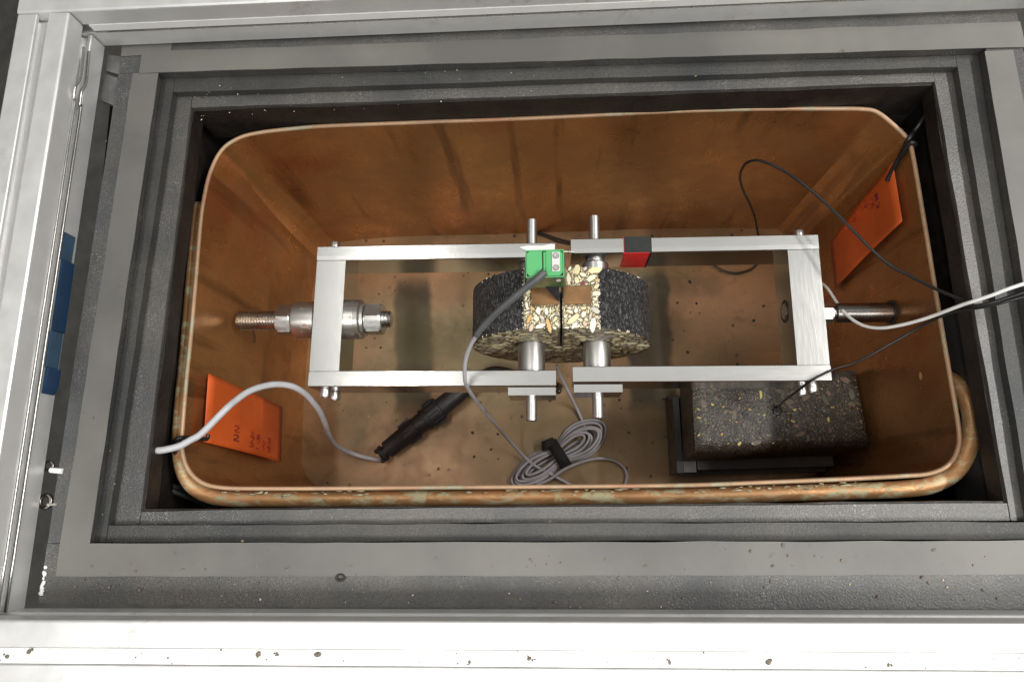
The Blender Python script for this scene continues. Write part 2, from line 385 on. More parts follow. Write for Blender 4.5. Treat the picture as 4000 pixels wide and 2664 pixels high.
def tube(bm, pts, r, n=10, per=8, closed=False, smoothed=True):
    P = catmull(pts, per, closed) if smoothed else [Vector(p) for p in pts]
    rings = []; e1 = None; m_ = len(P)
    for i, p in enumerate(P):
        q0 = P[i-1] if (i > 0 or closed) else p; q1 = P[(i+1) % m_] if (i < m_-1 or closed) else p
        t = (q1-q0)
        if t.length < 1e-6: t = Vector((1, 0, 0))
        t.normalize()
        if e1 is None: e1, _ = basis(t)
        e1 = (e1-t*e1.dot(t)); e1.normalize(); e2 = t.cross(e1)
        rr = r(i/(m_-1)) if callable(r) else r
        rings.append([bm.verts.new(p+(e1*math.cos(2*math.pi*k/n)+e2*math.sin(2*math.pi*k/n))*rr) for k in range(n)])
    for i in range(m_ if closed else m_-1):
        r0, r1 = rings[i], rings[(i+1) % m_]
        for k in range(n): bm.faces.new((r0[k], r0[(k+1) % n], r1[(k+1) % n], r1[k]))
    if not closed: bm.faces.new(rings[0][::-1]); bm.faces.new(rings[-1])
def isect(a, b, c, d):
    x1, y1, x2, y2, x3, y3, x4, y4 = *a, *b, *c, *d
    den = (x1-x2)*(y3-y4)-(y1-y2)*(x3-x4)
    t = ((x1-x3)*(y3-y4)-(y1-y3)*(x3-x4))/den
    return (x1+t*(x2-x1), y1+t*(y2-y1))
def ring(outer, inner, own):
    """four quads (left, far, right, near) of a frame; corners TL,TR,BR,BL; own 'v' = left/right pieces run full length"""
    oTL, oTR, oBR, oBL = outer; iTL, iTR, iBR, iBL = inner
    if own == 'v':
        a = isect(iTL, iBL, oTL, oTR); b_ = isect(iTR, iBR, oTL, oTR); c = isect(iTL, iBL, oBL, oBR); d = isect(iTR, iBR, oBL, oBR)
        return dict(left=[oTL, oBL, c, a], right=[b_, d, oBR, oTR], far=[a, b_, iTR, iTL], near=[c, d, iBR, iBL])
    a = isect(iTL, iTR, oTL, oBL); b_ = isect(iTL, iTR, oTR, oBR); c = isect(iBL, iBR, oTL, oBL); d = isect(iBL, iBR, oTR, oBR)
    return dict(far=[oTL, oTR, b_, a], near=[oBL, oBR, d, c], left=[a, c, iBL, iTL], right=[iTR, iBR, d, b_])
def shrink(quad, g):
    c = Vector((sum(p[0] for p in quad)/4, sum(p[1] for p in quad)/4))
    out = []
    n_ = 4; P = [Vector(p) for p in quad]
    for i in range(4):
        d1 = (P[i-1]-P[i]).normalized(); d2 = (P[(i+1) % 4]-P[i]).normalized()
        out.append(tuple(P[i]+(d1+d2)*g))
    return out

# ------------------------------------------------------------------ the setting
bm = bmesh.new(); hexa(bm, rect(-3000, 3000, -3000, 3000), -920, -900)
o = obj('floor', bm, M['lab_floor']); o['kind'] = 'structure'

# aluminium profiles 40 x 40
def profile(name, label, p0, p1, ztop, slots=('top',), w=40.0, side=1, cover=None):
    """p0-p1: the edge next to the tank; body extends to side (left normal * side)"""
    t = thing(name, label, 'aluminium profile', ((p0[0]+p1[0])/2, (p0[1]+p1[1])/2, ztop-w))
    a = Vector((*p0, 0)); b_ = Vector((*p1, 0)); d = (b_-a).normalized(); nn = Vector((-d.y, d.x, 0))*side
    fl, sw, dp = 15.4, 9.2, 9.0; r = 1.6
    # section points (s across, z down from the top)
    sec = []
    def arc(cx, cz, a0, a1):
        for k in range(4):
            t_ = a0+(a1-a0)*k/3; sec.append((cx+r*math.cos(t_), cz+r*math.sin(t_)))
    arc(r, r, math.pi, 1.5*math.pi)
    sec += [(fl-0.6, 0), (fl, 0.6), (fl, 2.6), (fl-4.5, 2.6), (fl-4.5, dp), (fl+sw+4.5, dp), (fl+sw+4.5, 2.6), (fl+sw, 2.6), (fl+sw, 0.6), (fl+sw+0.6, 0)]
    arc(w-r, r, 1.5*math.pi, 2*math.pi)
    sec += [(w, w), (0, w), (0, w-fl+0.6)] if False else [(w, w), (0, w)]
    sec += [(0, fl+sw+0.6), (0.6, fl+sw), (2.6, fl+sw), (2.6, fl+sw+3.5), (dp, fl+sw+3.5), (dp, fl-3.5), (2.6, fl-3.5), (2.6, fl), (0.6, fl), (0, fl-0.6)]
    bm = bmesh.new(); R0 = []; R1 = []
    for s, z in sec:
        q = nn*s; R0.append(bm.verts.new((a.x+q.x, a.y+q.y, ztop-z))); R1.append(bm.verts.new((b_.x+q.x, b_.y+q.y, ztop-z)))
    k = len(sec)
    for i in range(k): bm.faces.new((R0[i], R0[(i+1) % k], R1[(i+1) % k], R1[i]))
    bm.faces.new(R0[::-1]); bm.faces.new(R1)
    obj('beam', bm, M['ext'], t)
    if 'top' in slots:
        bm = bmesh.new(); qa = [a+nn*(fl+0.35), b_+nn*(fl+0.35), b_+nn*(fl+sw-0.35), a+nn*(fl+sw-0.35)]
        hexa(bm, [(q.x, q.y) for q in qa], ztop-3, ztop-1.1, bev=0.3); obj('slot_cover', bm, M['cover'], t)
    if 'side' in slots:
        bm = bmesh.new(); off = cover or 0.0; aa = a+d*off
        qa = [aa-nn*0.3, b_-nn*0.3, b_+nn*2.4, aa+nn*2.4]
        hexa(bm, [(q.x, q.y) for q in qa], ztop-fl-sw+2.4, ztop-fl-0.3, bev=0.5); obj('slot_cover', bm, M['cover'], t)
        bm = bmesh.new(); qa = [aa-nn*0.5, b_-nn*0.5, b_+nn*1.5, aa+nn*1.5]
        hexa(bm, [(q.x, q.y) for q in qa], ztop-fl-sw+0.2, ztop-fl-sw+1.5, bev=0.3); obj('slot_lip', bm, M['steel'], t)
    return t
profile('aluminium_profile', 'white looking aluminium profile along the bottom edge with crumbs lying in its covered slot', (-460, -183.7), (430, -205.4), 160, ('top',), side=-1)
profile('aluminium_profile', 'aluminium profile along the top edge, crossing above the foam and tank', (-385.5, 232.6), (430, 203.0), 160, ('side',), side=1, cover=44)
lp = profile('aluminium_profile', 'upright looking aluminium profile down the left edge with an open grey slot', (-345.7, 230.0), (-359.5, -186.0), 159.6, (), side=-1)

# slot lips (thin bright edges) and a bent seal end on the left profile
bm = bmesh.new(); tube(bm, [(-345.4, 214, 141.8), (-344.9, 200, 141.8), (-344.2, 186, 143.5), (-345.0, 178, 146.0), (-346.4, 170, 144.4), (-347.0, 162, 142.5), (-350.0, 80, 142.3), (-359.0, -186, 142.3)], 0.9, 6, 6)
obj('slot_lip', bm, M['steel'], lp, True)
bm = bmesh.new(); tube(bm, [(-344.9, 214, 136.6), (-344.6, 200, 136.6), (-343.6, 186, 138.0), (-344.0, 178, 140.6), (-345.8, 168, 138.6), (-346.6, 162, 136.4), (-349.6, 80, 136.2), (-358.6, -186, 136.2)], 1.0, 6, 6)
obj('slot_lip', bm, M['steel'], lp, True)

# corner bracket under the far left joint
t = thing('corner_bracket', 'dark metal angle bracket with a slanted slot in the top left corner beside the foam', 'bracket', (-335, 205, 100))
bm = bmesh.new()
for q in ([(-345, 226), (-327, 222), (-330, 206), (-346, 212)], [(-346, 209), (-331, 203), (-334, 180), (-347, 186)]):
    hexa(bm, q, 112, 116, bev=0.4)
obj('plate', bm, M['tray_pale'], t)

# blue strip on the inner face of the left profile
t = thing('blue_clip', 'long blue plastic clip on the inner side of the left aluminium profile', 'clip', (-352, 30, 124))
pts = [(-350.0, 70), (-351.0, 50), (-352.6, -2), (-353.4, -28), (-354.2, -46)]
for i, (mm, z0, z1, th) in enumerate((('blue_pale', 124, 135, 1.0), ('blue', 122, 133, 2.0), ('blue_pale', 123, 134, 1.6), ('blue', 121, 133, 2.4))):
    (xa, ya), (xb, yb) = pts[i], pts[i+1]
    bm = bmesh.new(); hexa(bm, [(xa, ya-0.2), (xb, yb+0.2), (xb+th, yb+0.2 + (5 if i == 3 else 0)), (xa+th, ya-0.2)], z0, z1, bev=0.8)
    obj('segment', bm, M[mm], t)

# small hose clips in the gap at the left
t = thing('hose_stub', 'short white hose end held by a dark ring clip between foam and left profile', 'hose', (-352, -63, 112))
bm = bmesh.new(); lathe(bm, (-354, -97, 117), (1, -0.12, 0.02), [(0, 1.6), (0.3, 1.9), (9, 1.9), (9.3, 1.6)], 20); autosmooth(obj('hose', bm, M['white'], t))
bm = bmesh.new(); tube(bm, [(-356.5+3.4*math.cos(a), -94+3.0*math.sin(a), 116) for a in [k*math.pi/4 for k in range(8)]], 1.0, 8, 4, True); obj('ring_clip', bm, M['dark_steel'], t, True)
t = thing('ring_clip', 'lower dark metal ring clip beside the foam at the left edge', 'clip', (-354, -84, 112))
bm = bmesh.new(); tube(bm, [(-356.5+4*math.cos(a), -118+4.4*math.sin(a), 115) for a in [k*math.pi/4 for k in range(8)]], 1.4, 8, 4, True); obj('ring', bm, M['dark_steel'], t, True)
bm = bmesh.new(); hexa(bm, rect(-354, -347, -121, -119.4), 115, 117, bev=0.4); obj('tail', bm, M['dark_steel'], t)

# bright metal tube beyond the left profile, far below
o = bmesh.new(); lathe(o, (-1130, 300, -560), (1, 0.9, -0.1), [(0, 20), (240, 20), (246, 14)], 24)
tag(autosmooth(obj('steel_tube', o, M['steel'])), 'shiny steel tube end below the frame at the far left edge', 'tube')

# ------------------------------------------------------------------ foam insulation
ins = thing('foam_insulation', 'black foam rubber insulation frame stepped around the copper tank with grey tape strips', 'insulation', (0, 0, -190))
OUT = [(-333, 236), (343.5, 207), (330, -214), (-352.5, -183.5)]
T_IN = [p[:2] for p in [(-303.3, 206.2, 117), (316.3, 178.5, 117), (303.2, -162.7, 117), (-322.9, -146.5, 117)]]
LO = [p[:2] for p in [(-294.9, 195.2, 102), (300.9, 171.4, 102), (293.1, -151.3, 102), (-314.7, -135.6, 102)]]
S2I = [p[:2] for p in [(-293.3, 193.3, 109), (300.0, 169.7, 109), (291.3, -151.2, 109), (-314.1, -135.2, 109)]]
S1I = [p[:2] for p in [(-281.9, 182.9, 102), (286.7, 162.7, 102), (283.1, -139.4, 102), (-296.1, -126.6, 102)]]
OUT2 = [(-333, 236), (520, 200), (520, -222), (-352.5, -183.5)]
def slabs(outer, inner, z0, z1, mat, name, own, gap, jit, seed, skip=()):
    for k, q in ring(outer, inner, own).items():
        if k in skip: continue
        bm = bmesh.new(); hexa(bm, shrink(q, gap), z0, z1, 60, jit, 0.7, seed); seed += 3.1
        autosmooth(obj(name, bm, mat, ins), 50)
slabs(OUT, T_IN, 72, 117, M['foam'], 'outer_slab', 'h', 0.25, 0.6, 1)
slabs([(x+0.0, y) for x, y in T_IN], S2I, 30, 109, M['foam_mid'], 'gasket_strip', 'v', 0.2, 0.6, 20)
slabs(LO, S1I, 84, 102, M['foam_in'], 'inner_lip', 'v', 0.3, 0.7, 40)
for k, q in ring([(x+sx*19.0, y+sy*19.0) for (x, y), (sx, sy) in zip(S1I, ((-1, 1), (1, 1), (1, -1), (-1, -1)))], [(x+sx*11, y+sy*10) for (x, y), (sx, sy) in zip(S1I, ((-1, 1), (1, 1), (1, -1), (-1, -1)))], 'h').items():
    bm = bmesh.new(); hexa(bm, q, -190, 90, 50, 1.6, 0.6, 60); autosmooth(obj('liner_wall', bm, M['liner'], ins), 50)
SG = ((-1, 1), (1, 1), (1, -1), (-1, -1))
for k, q in ring([(x+sx*1.5, y+sy*1.5) for (x, y), (sx, sy) in zip(S1I, SG)], [(x-sx*0.9, y-sy*0.9) for (x, y), (sx, sy) in zip(S1I, SG)], 'h').items():
    bm = bmesh.new(); hexa(bm, q, 58 if k == 'far' else 84, 99.5, 50, 0.8, 0.3, 60); autosmooth(obj('liner_skin', bm, M['liner'], ins), 50)
bm = bmesh.new(); hexa(bm, [(-340, -170), (330, -175), (330, 205), (-330, 226)], -196, -188); obj('pit_floor', bm, M['pit'], ins)
for q in ([(-372, 232), (-372, -186), (-345, -186), (-326, 232)], [(-372, -184), (440, -205), (440, -190), (-340, -170)], [(322, 206), (335, -200), (440, -205), (440, 206)]):
    bm = bmesh.new(); hexa(bm, q, 40, 71, bev=0.5); obj('gap_shade_slab', bm, M['pit'], ins)  # black slabs added below the gaps, standing in for the shadow there
# tape strips
TO = [(-322, 225.0), (341.2, 196.9), (318.3, -181.9), (-341, -164.5)]
tq = ring(TO, T_IN, 'h')
def strip(q, z0, z1, seed, jit=0.8, seg=60):
    bm = bmesh.new(); hexa(bm, q, z0, z1, seg, jit, 0, seed); autosmooth(obj('tape_strip', bm, M['tape'], ins), 50)
a, b_, c_, d_ = tq['far']; strip([(-315.5, 224.5), (343.0, 196.5), (343.0, 175.8), (-316.0, 206.0)], 117.9, 118.6, 3)
strip([(-321.5, 206.5), (-340.8, -147.0), (-320.3, -147.0), (-301.0, 205.0)], 117.3, 117.8, 6)
strip([(-340.5, -146.0), (300, -162.6), (318, -182.2), (-342.5, -167.0)][:4] if False else [(-341.5, -167.0), (297, -182.4), (299, -162.4), (-341.0, -145.9)], 117.5, 118.1, 9)
strip([(315.0, 175.0), (303.0, -198), (330, -199), (334.5, 174.5)], 117.2, 117.8, 12)
strip([(-333, 233), (-292, 231.5), (-292.5, 222.0), (-333, 222.5)], 117.3, 117.7, 15, 0.4, 10)
strip([(-343, -169), (-272, -172), (-271, -193), (-349, -184)], 120.25, 120.5, 16, 0.4, 10) if False else None

# ------------------------------------------------------------------ copper tank
RIM = [(-281.6, 97), (-280.2, 118), (-276.5, 140), (-268.5, 159), (-256, 168.5), (-240, 172.5), (-210, 174.4), (-176, 174.7), (-100, 172.4), (-26, 170), (45, 168.6), (114, 167.2), (180, 164), (228, 160.6), (246, 158.9), (256, 155.8), (267, 143.5), (273.5, 134.5), (276.4, 125), (276.3, 68), (275.7, 8), (275.6, -50), (275.2, -90), (272.0, -104), (264, -113.5), (252, -118), (236, -119), (194.5, -119.8), (140, -120.2), (88.6, -120.4), (20, -118.9), (-38, -117.4), (-100, -115.7), (-169, -114.1), (-225, -112.3), (-252, -110.8), (-268, -106.6), (-278.5, -97), (-283.6, -84), (-284.6, -66), (-284.2, -30), (-283, 6), (-282.3, 50)]
tank = thing('copper_tank', 'open rectangular copper tank with rounded corners sunk into black foam insulation', 'tank', (0, 20, -178))
Pi = catmull([(x, y, 0) for x, y in RIM], 4, True); nP = len(Pi)
def offset(P, d):
    out = []
    for i in range(len(P)):
        t_ = (P[(i+1) % len(P)]-P[i-1]).normalized(); out.append(P[i]+Vector((t_.y, -t_.x, 0))*(-d))
    return out
area2 = sum(Pi[i].x*Pi[(i+1) % nP].y-Pi[(i+1) % nP].x*Pi[i].y for i in range(nP))
sgn = 1 if area2 < 0 else -1       # outward offset sign
def low(p, z):      # the left wall leans out a little and its near corner is tighter at the floor
    t_ = (73.8-z)/248.8; x, y = p.x, p.y
    if x < -240 and y < -60:
        k = min(1, (-240-x)/20)*min(1, (-60-y)/20)*0.62*t_; x += (-287-x)*k; y += (-117-y)*k
    for cx, cy, sx, sy in ((-283, 173.6, -1, 1), (275.6, 157.5, 1, 1), (274.8, -118.6, 1, -1)):
        ex, ey = (x-(cx-sx*42))*sx, (y-(cy-sy*30))*sy
        if ex > 0 and ey > 0:
            k = min(1, ex/22)*min(1, ey/16)*0.66*min(1, t_*1.3); x += (cx-x)*k; y += (cy-y)*k
    if x < -150: x -= 8*t_*min(1, max(0, (110-y)/200))*min(1, (-150-x)/80)
    return (x, y, z)
Po = offset(Pi, 3.1*sgn)
bm = bmesh.new(); zs = [-175, -150, -110, -60, 0, 50, 73.8]
inner = [[bm.verts.new(low(p, z)) for p in Pi] for z in zs]
for r0, r1 in zip(inner, inner[1:]):
    for i in range(nP): bm.faces.new((r0[i], r0[(i+1) % nP], r1[(i+1) % nP], r1[i]))
outer = [[bm.verts.new((p.x, p.y, z)) for p in Po] for z in (73.8, -178)]
for i in range(nP): bm.faces.new((outer[0][i], outer[0][(i+1) % nP], outer[1][(i+1) % nP], outer[1][i]))
o = obj('wall', bm, M['copper'], tank, True)
bm = bmesh.new(); prof = [(0.0, 0), (0.25, 1.0), (0.9, 1.6), (1.7, 1.7), (2.5, 1.5), (3.1, 0.8), (3.2, -0.6)]
rr = [[bm.verts.new((p.x, p.y, 73.8+dz+0.25*noise.noise(Vector((p.x*0.03, p.y*0.03, 2))))) for p in offset(Pi, (dd-0.02)*sgn)] for dd, dz in prof]
for r0, r1 in zip(rr, rr[1:]):
    for i in range(nP): bm.faces.new((r0[i], r0[(i+1) % nP], r1[(i+1) % nP], r1[i]))
o = obj('rim', bm, M['copper_rim'], tank, True)
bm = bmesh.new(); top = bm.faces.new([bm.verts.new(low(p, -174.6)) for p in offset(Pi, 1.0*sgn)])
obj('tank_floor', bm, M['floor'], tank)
# cooling pipe soldered round the outside
bm = bmesh.new()
tube(bm, [(-291.5, 120, 60), (-292.8, 60, 61), (-293.6, 0, 61), (-294.4, -60, 62), (-292.6, -84, 63), (-287.0, -101, 64), (-276.5, -113.0, 64), (-258, -119.6, 64), (-225, -121.4, 64), (-169, -123.2, 64), (-39, -126.4, 64), (89.7, -129.4, 64), (190, -129.8, 64), (236, -129.6, 64), (258, -127.0, 65), (275.0, -117.5, 66), (286.4, -101, 66), (291.6, -82, 65), (292.0, -66, 62), (289.5, -54, 56), (284.0, -48, 46), (280, -46, 36)], 6.0, 16, 8)
obj('cooling_pipe', bm, M['pipe'], tank, True)
# lumps of solder between rim and pipe
bm = bmesh.new()
for i in range(130):
    u = random.random(); x = -255+u*470; yb = np.interp(x, [-255, -169, -39, 90, 200, 230], [-114.6, -117.8, -121.0, -124.0, -123.6, -123.4])-1.2
    if noise.noise(Vector((x*0.02, 0, 3))) < -0.25 and random.random() < 0.8: continue
    r = random.uniform(0.25, 0.95); mt = Matrix.Translation((x, yb+random.uniform(-3.2, 1.4), 69.6+random.uniform(-1.5, 1.0))) @ Matrix.Diagonal((random.uniform(1.6, 6)*r, r*0.8, r*0.45, 1))
    bmesh.ops.create_icosphere(bm, subdivisions=1, radius=1, matrix=mt)
for v_ in bm.verts: v_.co += Vector((noise.noise(v_.co*0.5), noise.noise(v_.co*0.5+Vector((9, 0, 0))), 0))*0.6
o = obj('solder_crust', bm, M['crust'], tank, True); o['kind'] = 'stuff'

# ------------------------------------------------------------------ loading yokes
def LF(u, v, z=0):
    c, s = math.cos(-0.0400), math.sin(-0.0400); return Vector((-204.23+u*c-v*s, 28.05+u*s+v*c, z))
def RF(u, v, z=0):
    c, s = math.cos(-0.0380), math.sin(-0.0380); return Vector((214.9-u*c-v*s, 14.57-u*s+v*c, z))
H = 60.9; TB = 13.3; WC = 25.2; ZT = 30.4; ZB = -6.5
def qd(F, u0, u1, v0, v1): return [tuple(F(u0, v0)[:2]), tuple(F(u1, v0)[:2]), tuple(F(u1, v1)[:2]), tuple(F(u0, v1)[:2])]
def yoke(F, L, name, label, at):
    t = thing(name, label, 'loading yoke', at)
    for v0, v1, dz in ((H-TB, H, 0), (-H, -H+TB, 0)):
        bm = bmesh.new(); vi, vo_ = (v0, v1) if v0 > 0 else (v1, v0); sg = 1 if vo_ > vi else -1
        sec = [(vi, ZB+0.5), (vi+sg*0.5, ZB), (vo_-sg*0.5, ZB), (vo_, ZB+0.5), (vo_, ZT-0.7), (vo_-sg*0.7, ZT), (vi+sg*4.4, ZT), (vi+sg*0.7, ZT-0.30), (vi, ZT-1.1)]
        A = [bm.verts.new(F(0, v_, z_)) for v_, z_ in sec]; B = [bm.verts.new(F(L, v_, z_)) for v_, z_ in sec]
        for i in range(len(sec)): bm.faces.new((A[i], A[(i+1) % len(sec)], B[(i+1) % len(sec)], B[i]))
        bm.faces.new(A[::-1]); bm.faces.new(B); obj('side_bar', bm, M['alu_x'], t)
    bm = bmesh.new(); hexa(bm, qd(F, 0.25, WC, -H+TB+0.05, H-TB-0.05), ZB+0.3, ZT-0.25, bev=0.4); cb = obj('cross_bar', bm, M['alu_y'], t)
    for (v, s) in ((H, 1), (-H, -1)):
        for z, off in ((19.5, -1.2), (1.5, 0.8)):
            bm = bmesh.new(); p = F(WC/2+off, v, z); ax = F(WC/2+off, v+s*10, z)-p
            lathe(bm, p, ax, [(0, 2.6), (0.1, 4.2), (0.5, 4.4), (6.6, 4.4), (7.2, 4.0), (7.2, 2.3), (4.6, 2.2)], 24)
            autosmooth(obj('cap_screw', bm, M['steel_y'], t))
    return t, cb
YL, cbl = yoke(LF, 203.8, 'loading_yoke', 'left bright aluminium yoke holding the rusty threaded rod', (-110, 24, -6))
YR, cbr = yoke(RF, 202.1, 'loading_yoke', 'right bright aluminium yoke with red and black tape on its far bar', (120, 18, -6))
YL['group'] = YR['group'] = 'aluminium yokes pulling the asphalt disc apart'
# tapes on the right yoke: u measured from the right end
def U(x): return (214.9-x)
bm = bmesh.new(); u0, u1 = U(77.9), U(56.4)
hexa(bm, qd(RF, u1, u0, H-TB-0.5, H+0.5), ZB-0.4, ZT+0.45, bev=0.25); obj('red_tape', bm, M['red'], YR)
bm = bmesh.new(); hexa(bm, qd(RF, U(57.0), U(79.6), H-TB-0.15, H+0.7), ZT-6, ZT+0.95, bev=0.3); 
hexa(bm, qd(RF, U(78.1), U(79.5), H-TB-0.7, H-TB+0.3), ZB-0.2, ZT+0.8, bev=0.1); obj('black_tape', bm, M['black_tape'], YR)
# threaded bore with a bolt end seen in the right cross bar
bm = bmesh.new(); p = RF(WC, 0.5, 12); ax = RF(WC+10, 0.5, 12)-p
lathe(bm, p-ax.normalized()*1, ax, [(0, 9.6), (1.35, 9.6), (1.35, 7.6), (-1.0, 7.4)], 32, caps=False); obj('bore_ring', bm, M['black_plastic'], YR)
bm = bmesh.new(); lathe(bm, p-ax.normalized()*2, ax, [(0, 6.9), (2.5, 6.9), (3.1, 6.2)], 28); autosmooth(obj('bolt_end', bm, M['steel'], YR))

# ------------------------------------------------------------------ left threaded rod
rod = thing('threaded_rod', 'thick threaded steel rod with two hex nuts and rust spotted washers through the left yoke', 'threaded rod', (-210, 28, 12))
axv = Vector((1, -0.04, 0)).normalized()
def on(x): return Vector((x, 28.4-(x+204)*0.04, 12))
bm = bmesh.new(); prof = []; x = 0.0; L = 136.0; pitch = 2.5
prof.append((0, 6.8)); prof.append((1.0, 7.6))
while x < 36: prof += [(x+1.0, 6.8), (x+1.0+pitch*0.45, 8.8), (x+1.0+pitch*0.62, 8.8)]; x += pitch
prof += [(40, 7.8), (125, 7.8)]; x = 125.5
while x < L-1.5: prof += [(x, 6.6), (x+pitch*0.5, 7.4)]; x += pitch
prof += [(L, 6.0)]
lathe(bm, on(-277.7), axv, prof, 44); autosmooth(obj('rod', bm, M['steel'], rod), 22)
def hexnut(F, a, b_, af, parent, phase, mat='zinc'):
    r = af/math.sqrt(3); bm = bmesh.new(); w = (b_-a)
    n6 = 6; p0 = F; e1, e2 = basis(axv)
    # chamfered hexagonal prism: intersect by building rings of 48 points with radius limited
    rings = []
    for d, rc in ((0, r*0.90), (w*0.12, r*1.02), (w*0.88, r*1.02), (w, r*0.90)):
        ring_ = []
        for k in range(48):
            a_ = 2*math.pi*k/48+phase; loc = (a_-phase) % (math.pi/3)-math.pi/6
            hr = (af/2)/math.cos(loc); rad = min(hr, rc)
            ring_.append(bm.verts.new(p0+axv*d+(e1*math.cos(a_)+e2*math.sin(a_))*rad))
        rings.append(ring_)
    for r0, r1 in zip(rings, rings[1:]):
        for k in range(48): bm.faces.new((r0[k], r0[(k+1) % 48], r1[(k+1) % 48], r1[k]))
    bm.faces.new(rings[0][::-1]); bm.faces.new(rings[-1])
    o = obj('hex_nut', bm, M[mat], parent); return autosmooth(o, 18)
hexnut(on(-240.3), -240.3, -226.4, 24.2, rod, math.pi/6)
hexnut(on(-163.2), -163.2, -148.6, 24.2, rod, math.pi/6)
bm = bmesh.new(); lathe(bm, on(-226.3), axv, [(0, 14.6), (1.2, 15.8), (3, 16.1), (20, 16.1), (20.6, 15.6)], 56); autosmooth(obj('washer', bm, M['rusty'], rod))
bm = bmesh.new(); lathe(bm, on(-180.2), axv, [(0, 16.6), (0.6, 17.2), (9.2, 17.2), (9.4, 16.9), (12.8, 17.1), (13.2, 16.2), (14.2, 14.9), (16.4, 14.6), (16.4, 12)], 56); autosmooth(obj('washer', bm, M['rusty'], rod))
bm = bmesh.new(); tube(bm, [(-268, 28.5, 8), (-270, 22.5, -4), (-272.5, 17.0, -10)], 1.6, 8, 4); obj('split_pin', bm, M['steel'], rod, True)

# ------------------------------------------------------------------ right pull rod
rr_ = thing('pull_rod', 'smooth dark steel rod with bright nut running from the right yoke into the tank wall', 'rod', (245, 12, 12))
axr = Vector((1, -0.038, 0)).normalized(); q0 = Vector((215.4, 13.2, 12))
bm = bmesh.new(); lathe(bm, q0+axr*11, axr, [(0, 5.6), (3, 5.6), (3.6, 7.6), (4.6, 8.1), (52, 8.1)], 40); autosmooth(obj('rod', bm, M['dark_steel'], rr_))
axv_b = axv; axv = axr; hexnut(q0, 0, 11.4, 15.4, rr_, 0.3); axv = axv_b
bm = bmesh.new(); lathe(bm, q0+axr*58.2, axr, [(0, 8.3), (0, 10.2), (1.6, 10.0), (1.8, 8.3)], 40, caps=False); autosmooth(obj('seal_ring', bm, M['black_plastic'], rr_))

# ------------------------------------------------------------------ asphalt disc
TH = -0.036; DC = Vector((3.7, 21.0, 0.0)); RD = 75.8; ZF = 70.2; HT = 24.0
def DL(x, y, z): c, s = math.cos(TH), math.sin(TH); return Vector((DC.x+x*c-y*s, DC.y+x*s+y*c, z))
disc = thing('asphalt_disc', 'round asphalt core on edge with flat sawn top, notch and two pin holes', 'asphalt core', (DC.x, DC.y, -75))
NW = 0.85; NZ = 4.0; HX = (-25.9, 28.7); HZ = 12.0; HR = 12.9
a0 = math.asin(ZF/RD)
contour = [(NW, ZF), ]
angs = np.linspace(a0, -math.pi-a0, 150)
contour = [(NW, NZ), (NW, ZF)] + [(RD*math.cos(a), RD*math.sin(a)) for a in angs] + [(-NW, ZF), (-NW, NZ)]
bm = bmesh.new()
ny = 20
lay = []
for j in range(ny+1):
    y = -HT+2*HT*j/ny
    ring_ = []
    for (x, z) in contour:
        rough = 0.0
        if abs(x) > NW+0.01 and not abs(z-ZF) < 0.01 and 0 < j < ny:
            rough = 0.35*noise.noise(Vector((x*0.25, y*0.25, z*0.25)))+0.25*noise.noise(Vector((x*0.8, y*0.6, z*0.8)))
        k = 1+rough/RD
        ring_.append(bm.verts.new(DL(x*k, y, z*k)))
    lay.append(ring_)
nc = len(contour)
for j in range(ny):
    for i in range(nc):
        f = bm.faces.new((lay[j][i], lay[j][(i+1) % nc], lay[j+1][(i+1) % nc], lay[j+1][i]))
        x0, z0 = contour[i]; x1, z1 = contour[(i+1) % nc]
        f.material_index = 1 if (abs(z0-ZF) < 0.01 and abs(z1-ZF) < 0.01) else (0 if (abs(x0) > NW+.01 or abs(x1) > NW+.01) else 3)
f = bm.faces.new(lay[0][::-1]); f.material_index = 2
f = bm.faces.new(lay[-1]); f.material_index = 2
body = obj('core_body', bm, [M['bitumen'], M['matrix'], M['matrix_dark'], M['black_wire']], None)
cut = bmesh.new()
for hx in HX: lathe(cut, DL(hx, -HT-10, HZ), DL(hx, HT+10, HZ)-DL(hx, -HT-10, HZ), [(0, HR), (2*HT+20, HR)], 40)
co = obj('cutter', cut, M['matrix_dark'])
md = body.modifiers.new('b', 'BOOLEAN'); md.object = co; md.operation = 'DIFFERENCE'; md.solver = 'EXACT'
dg = bpy.context.evaluated_depsgraph_get(); nm = bpy.data.meshes.new_from_object(body.evaluated_get(dg))
body.modifiers.clear(); old = body.data; body.data = nm; bpy.data.objects.remove(co)
body.parent = disc; body.matrix_parent_inverse = Matrix.Translation(-Vector(disc.location))

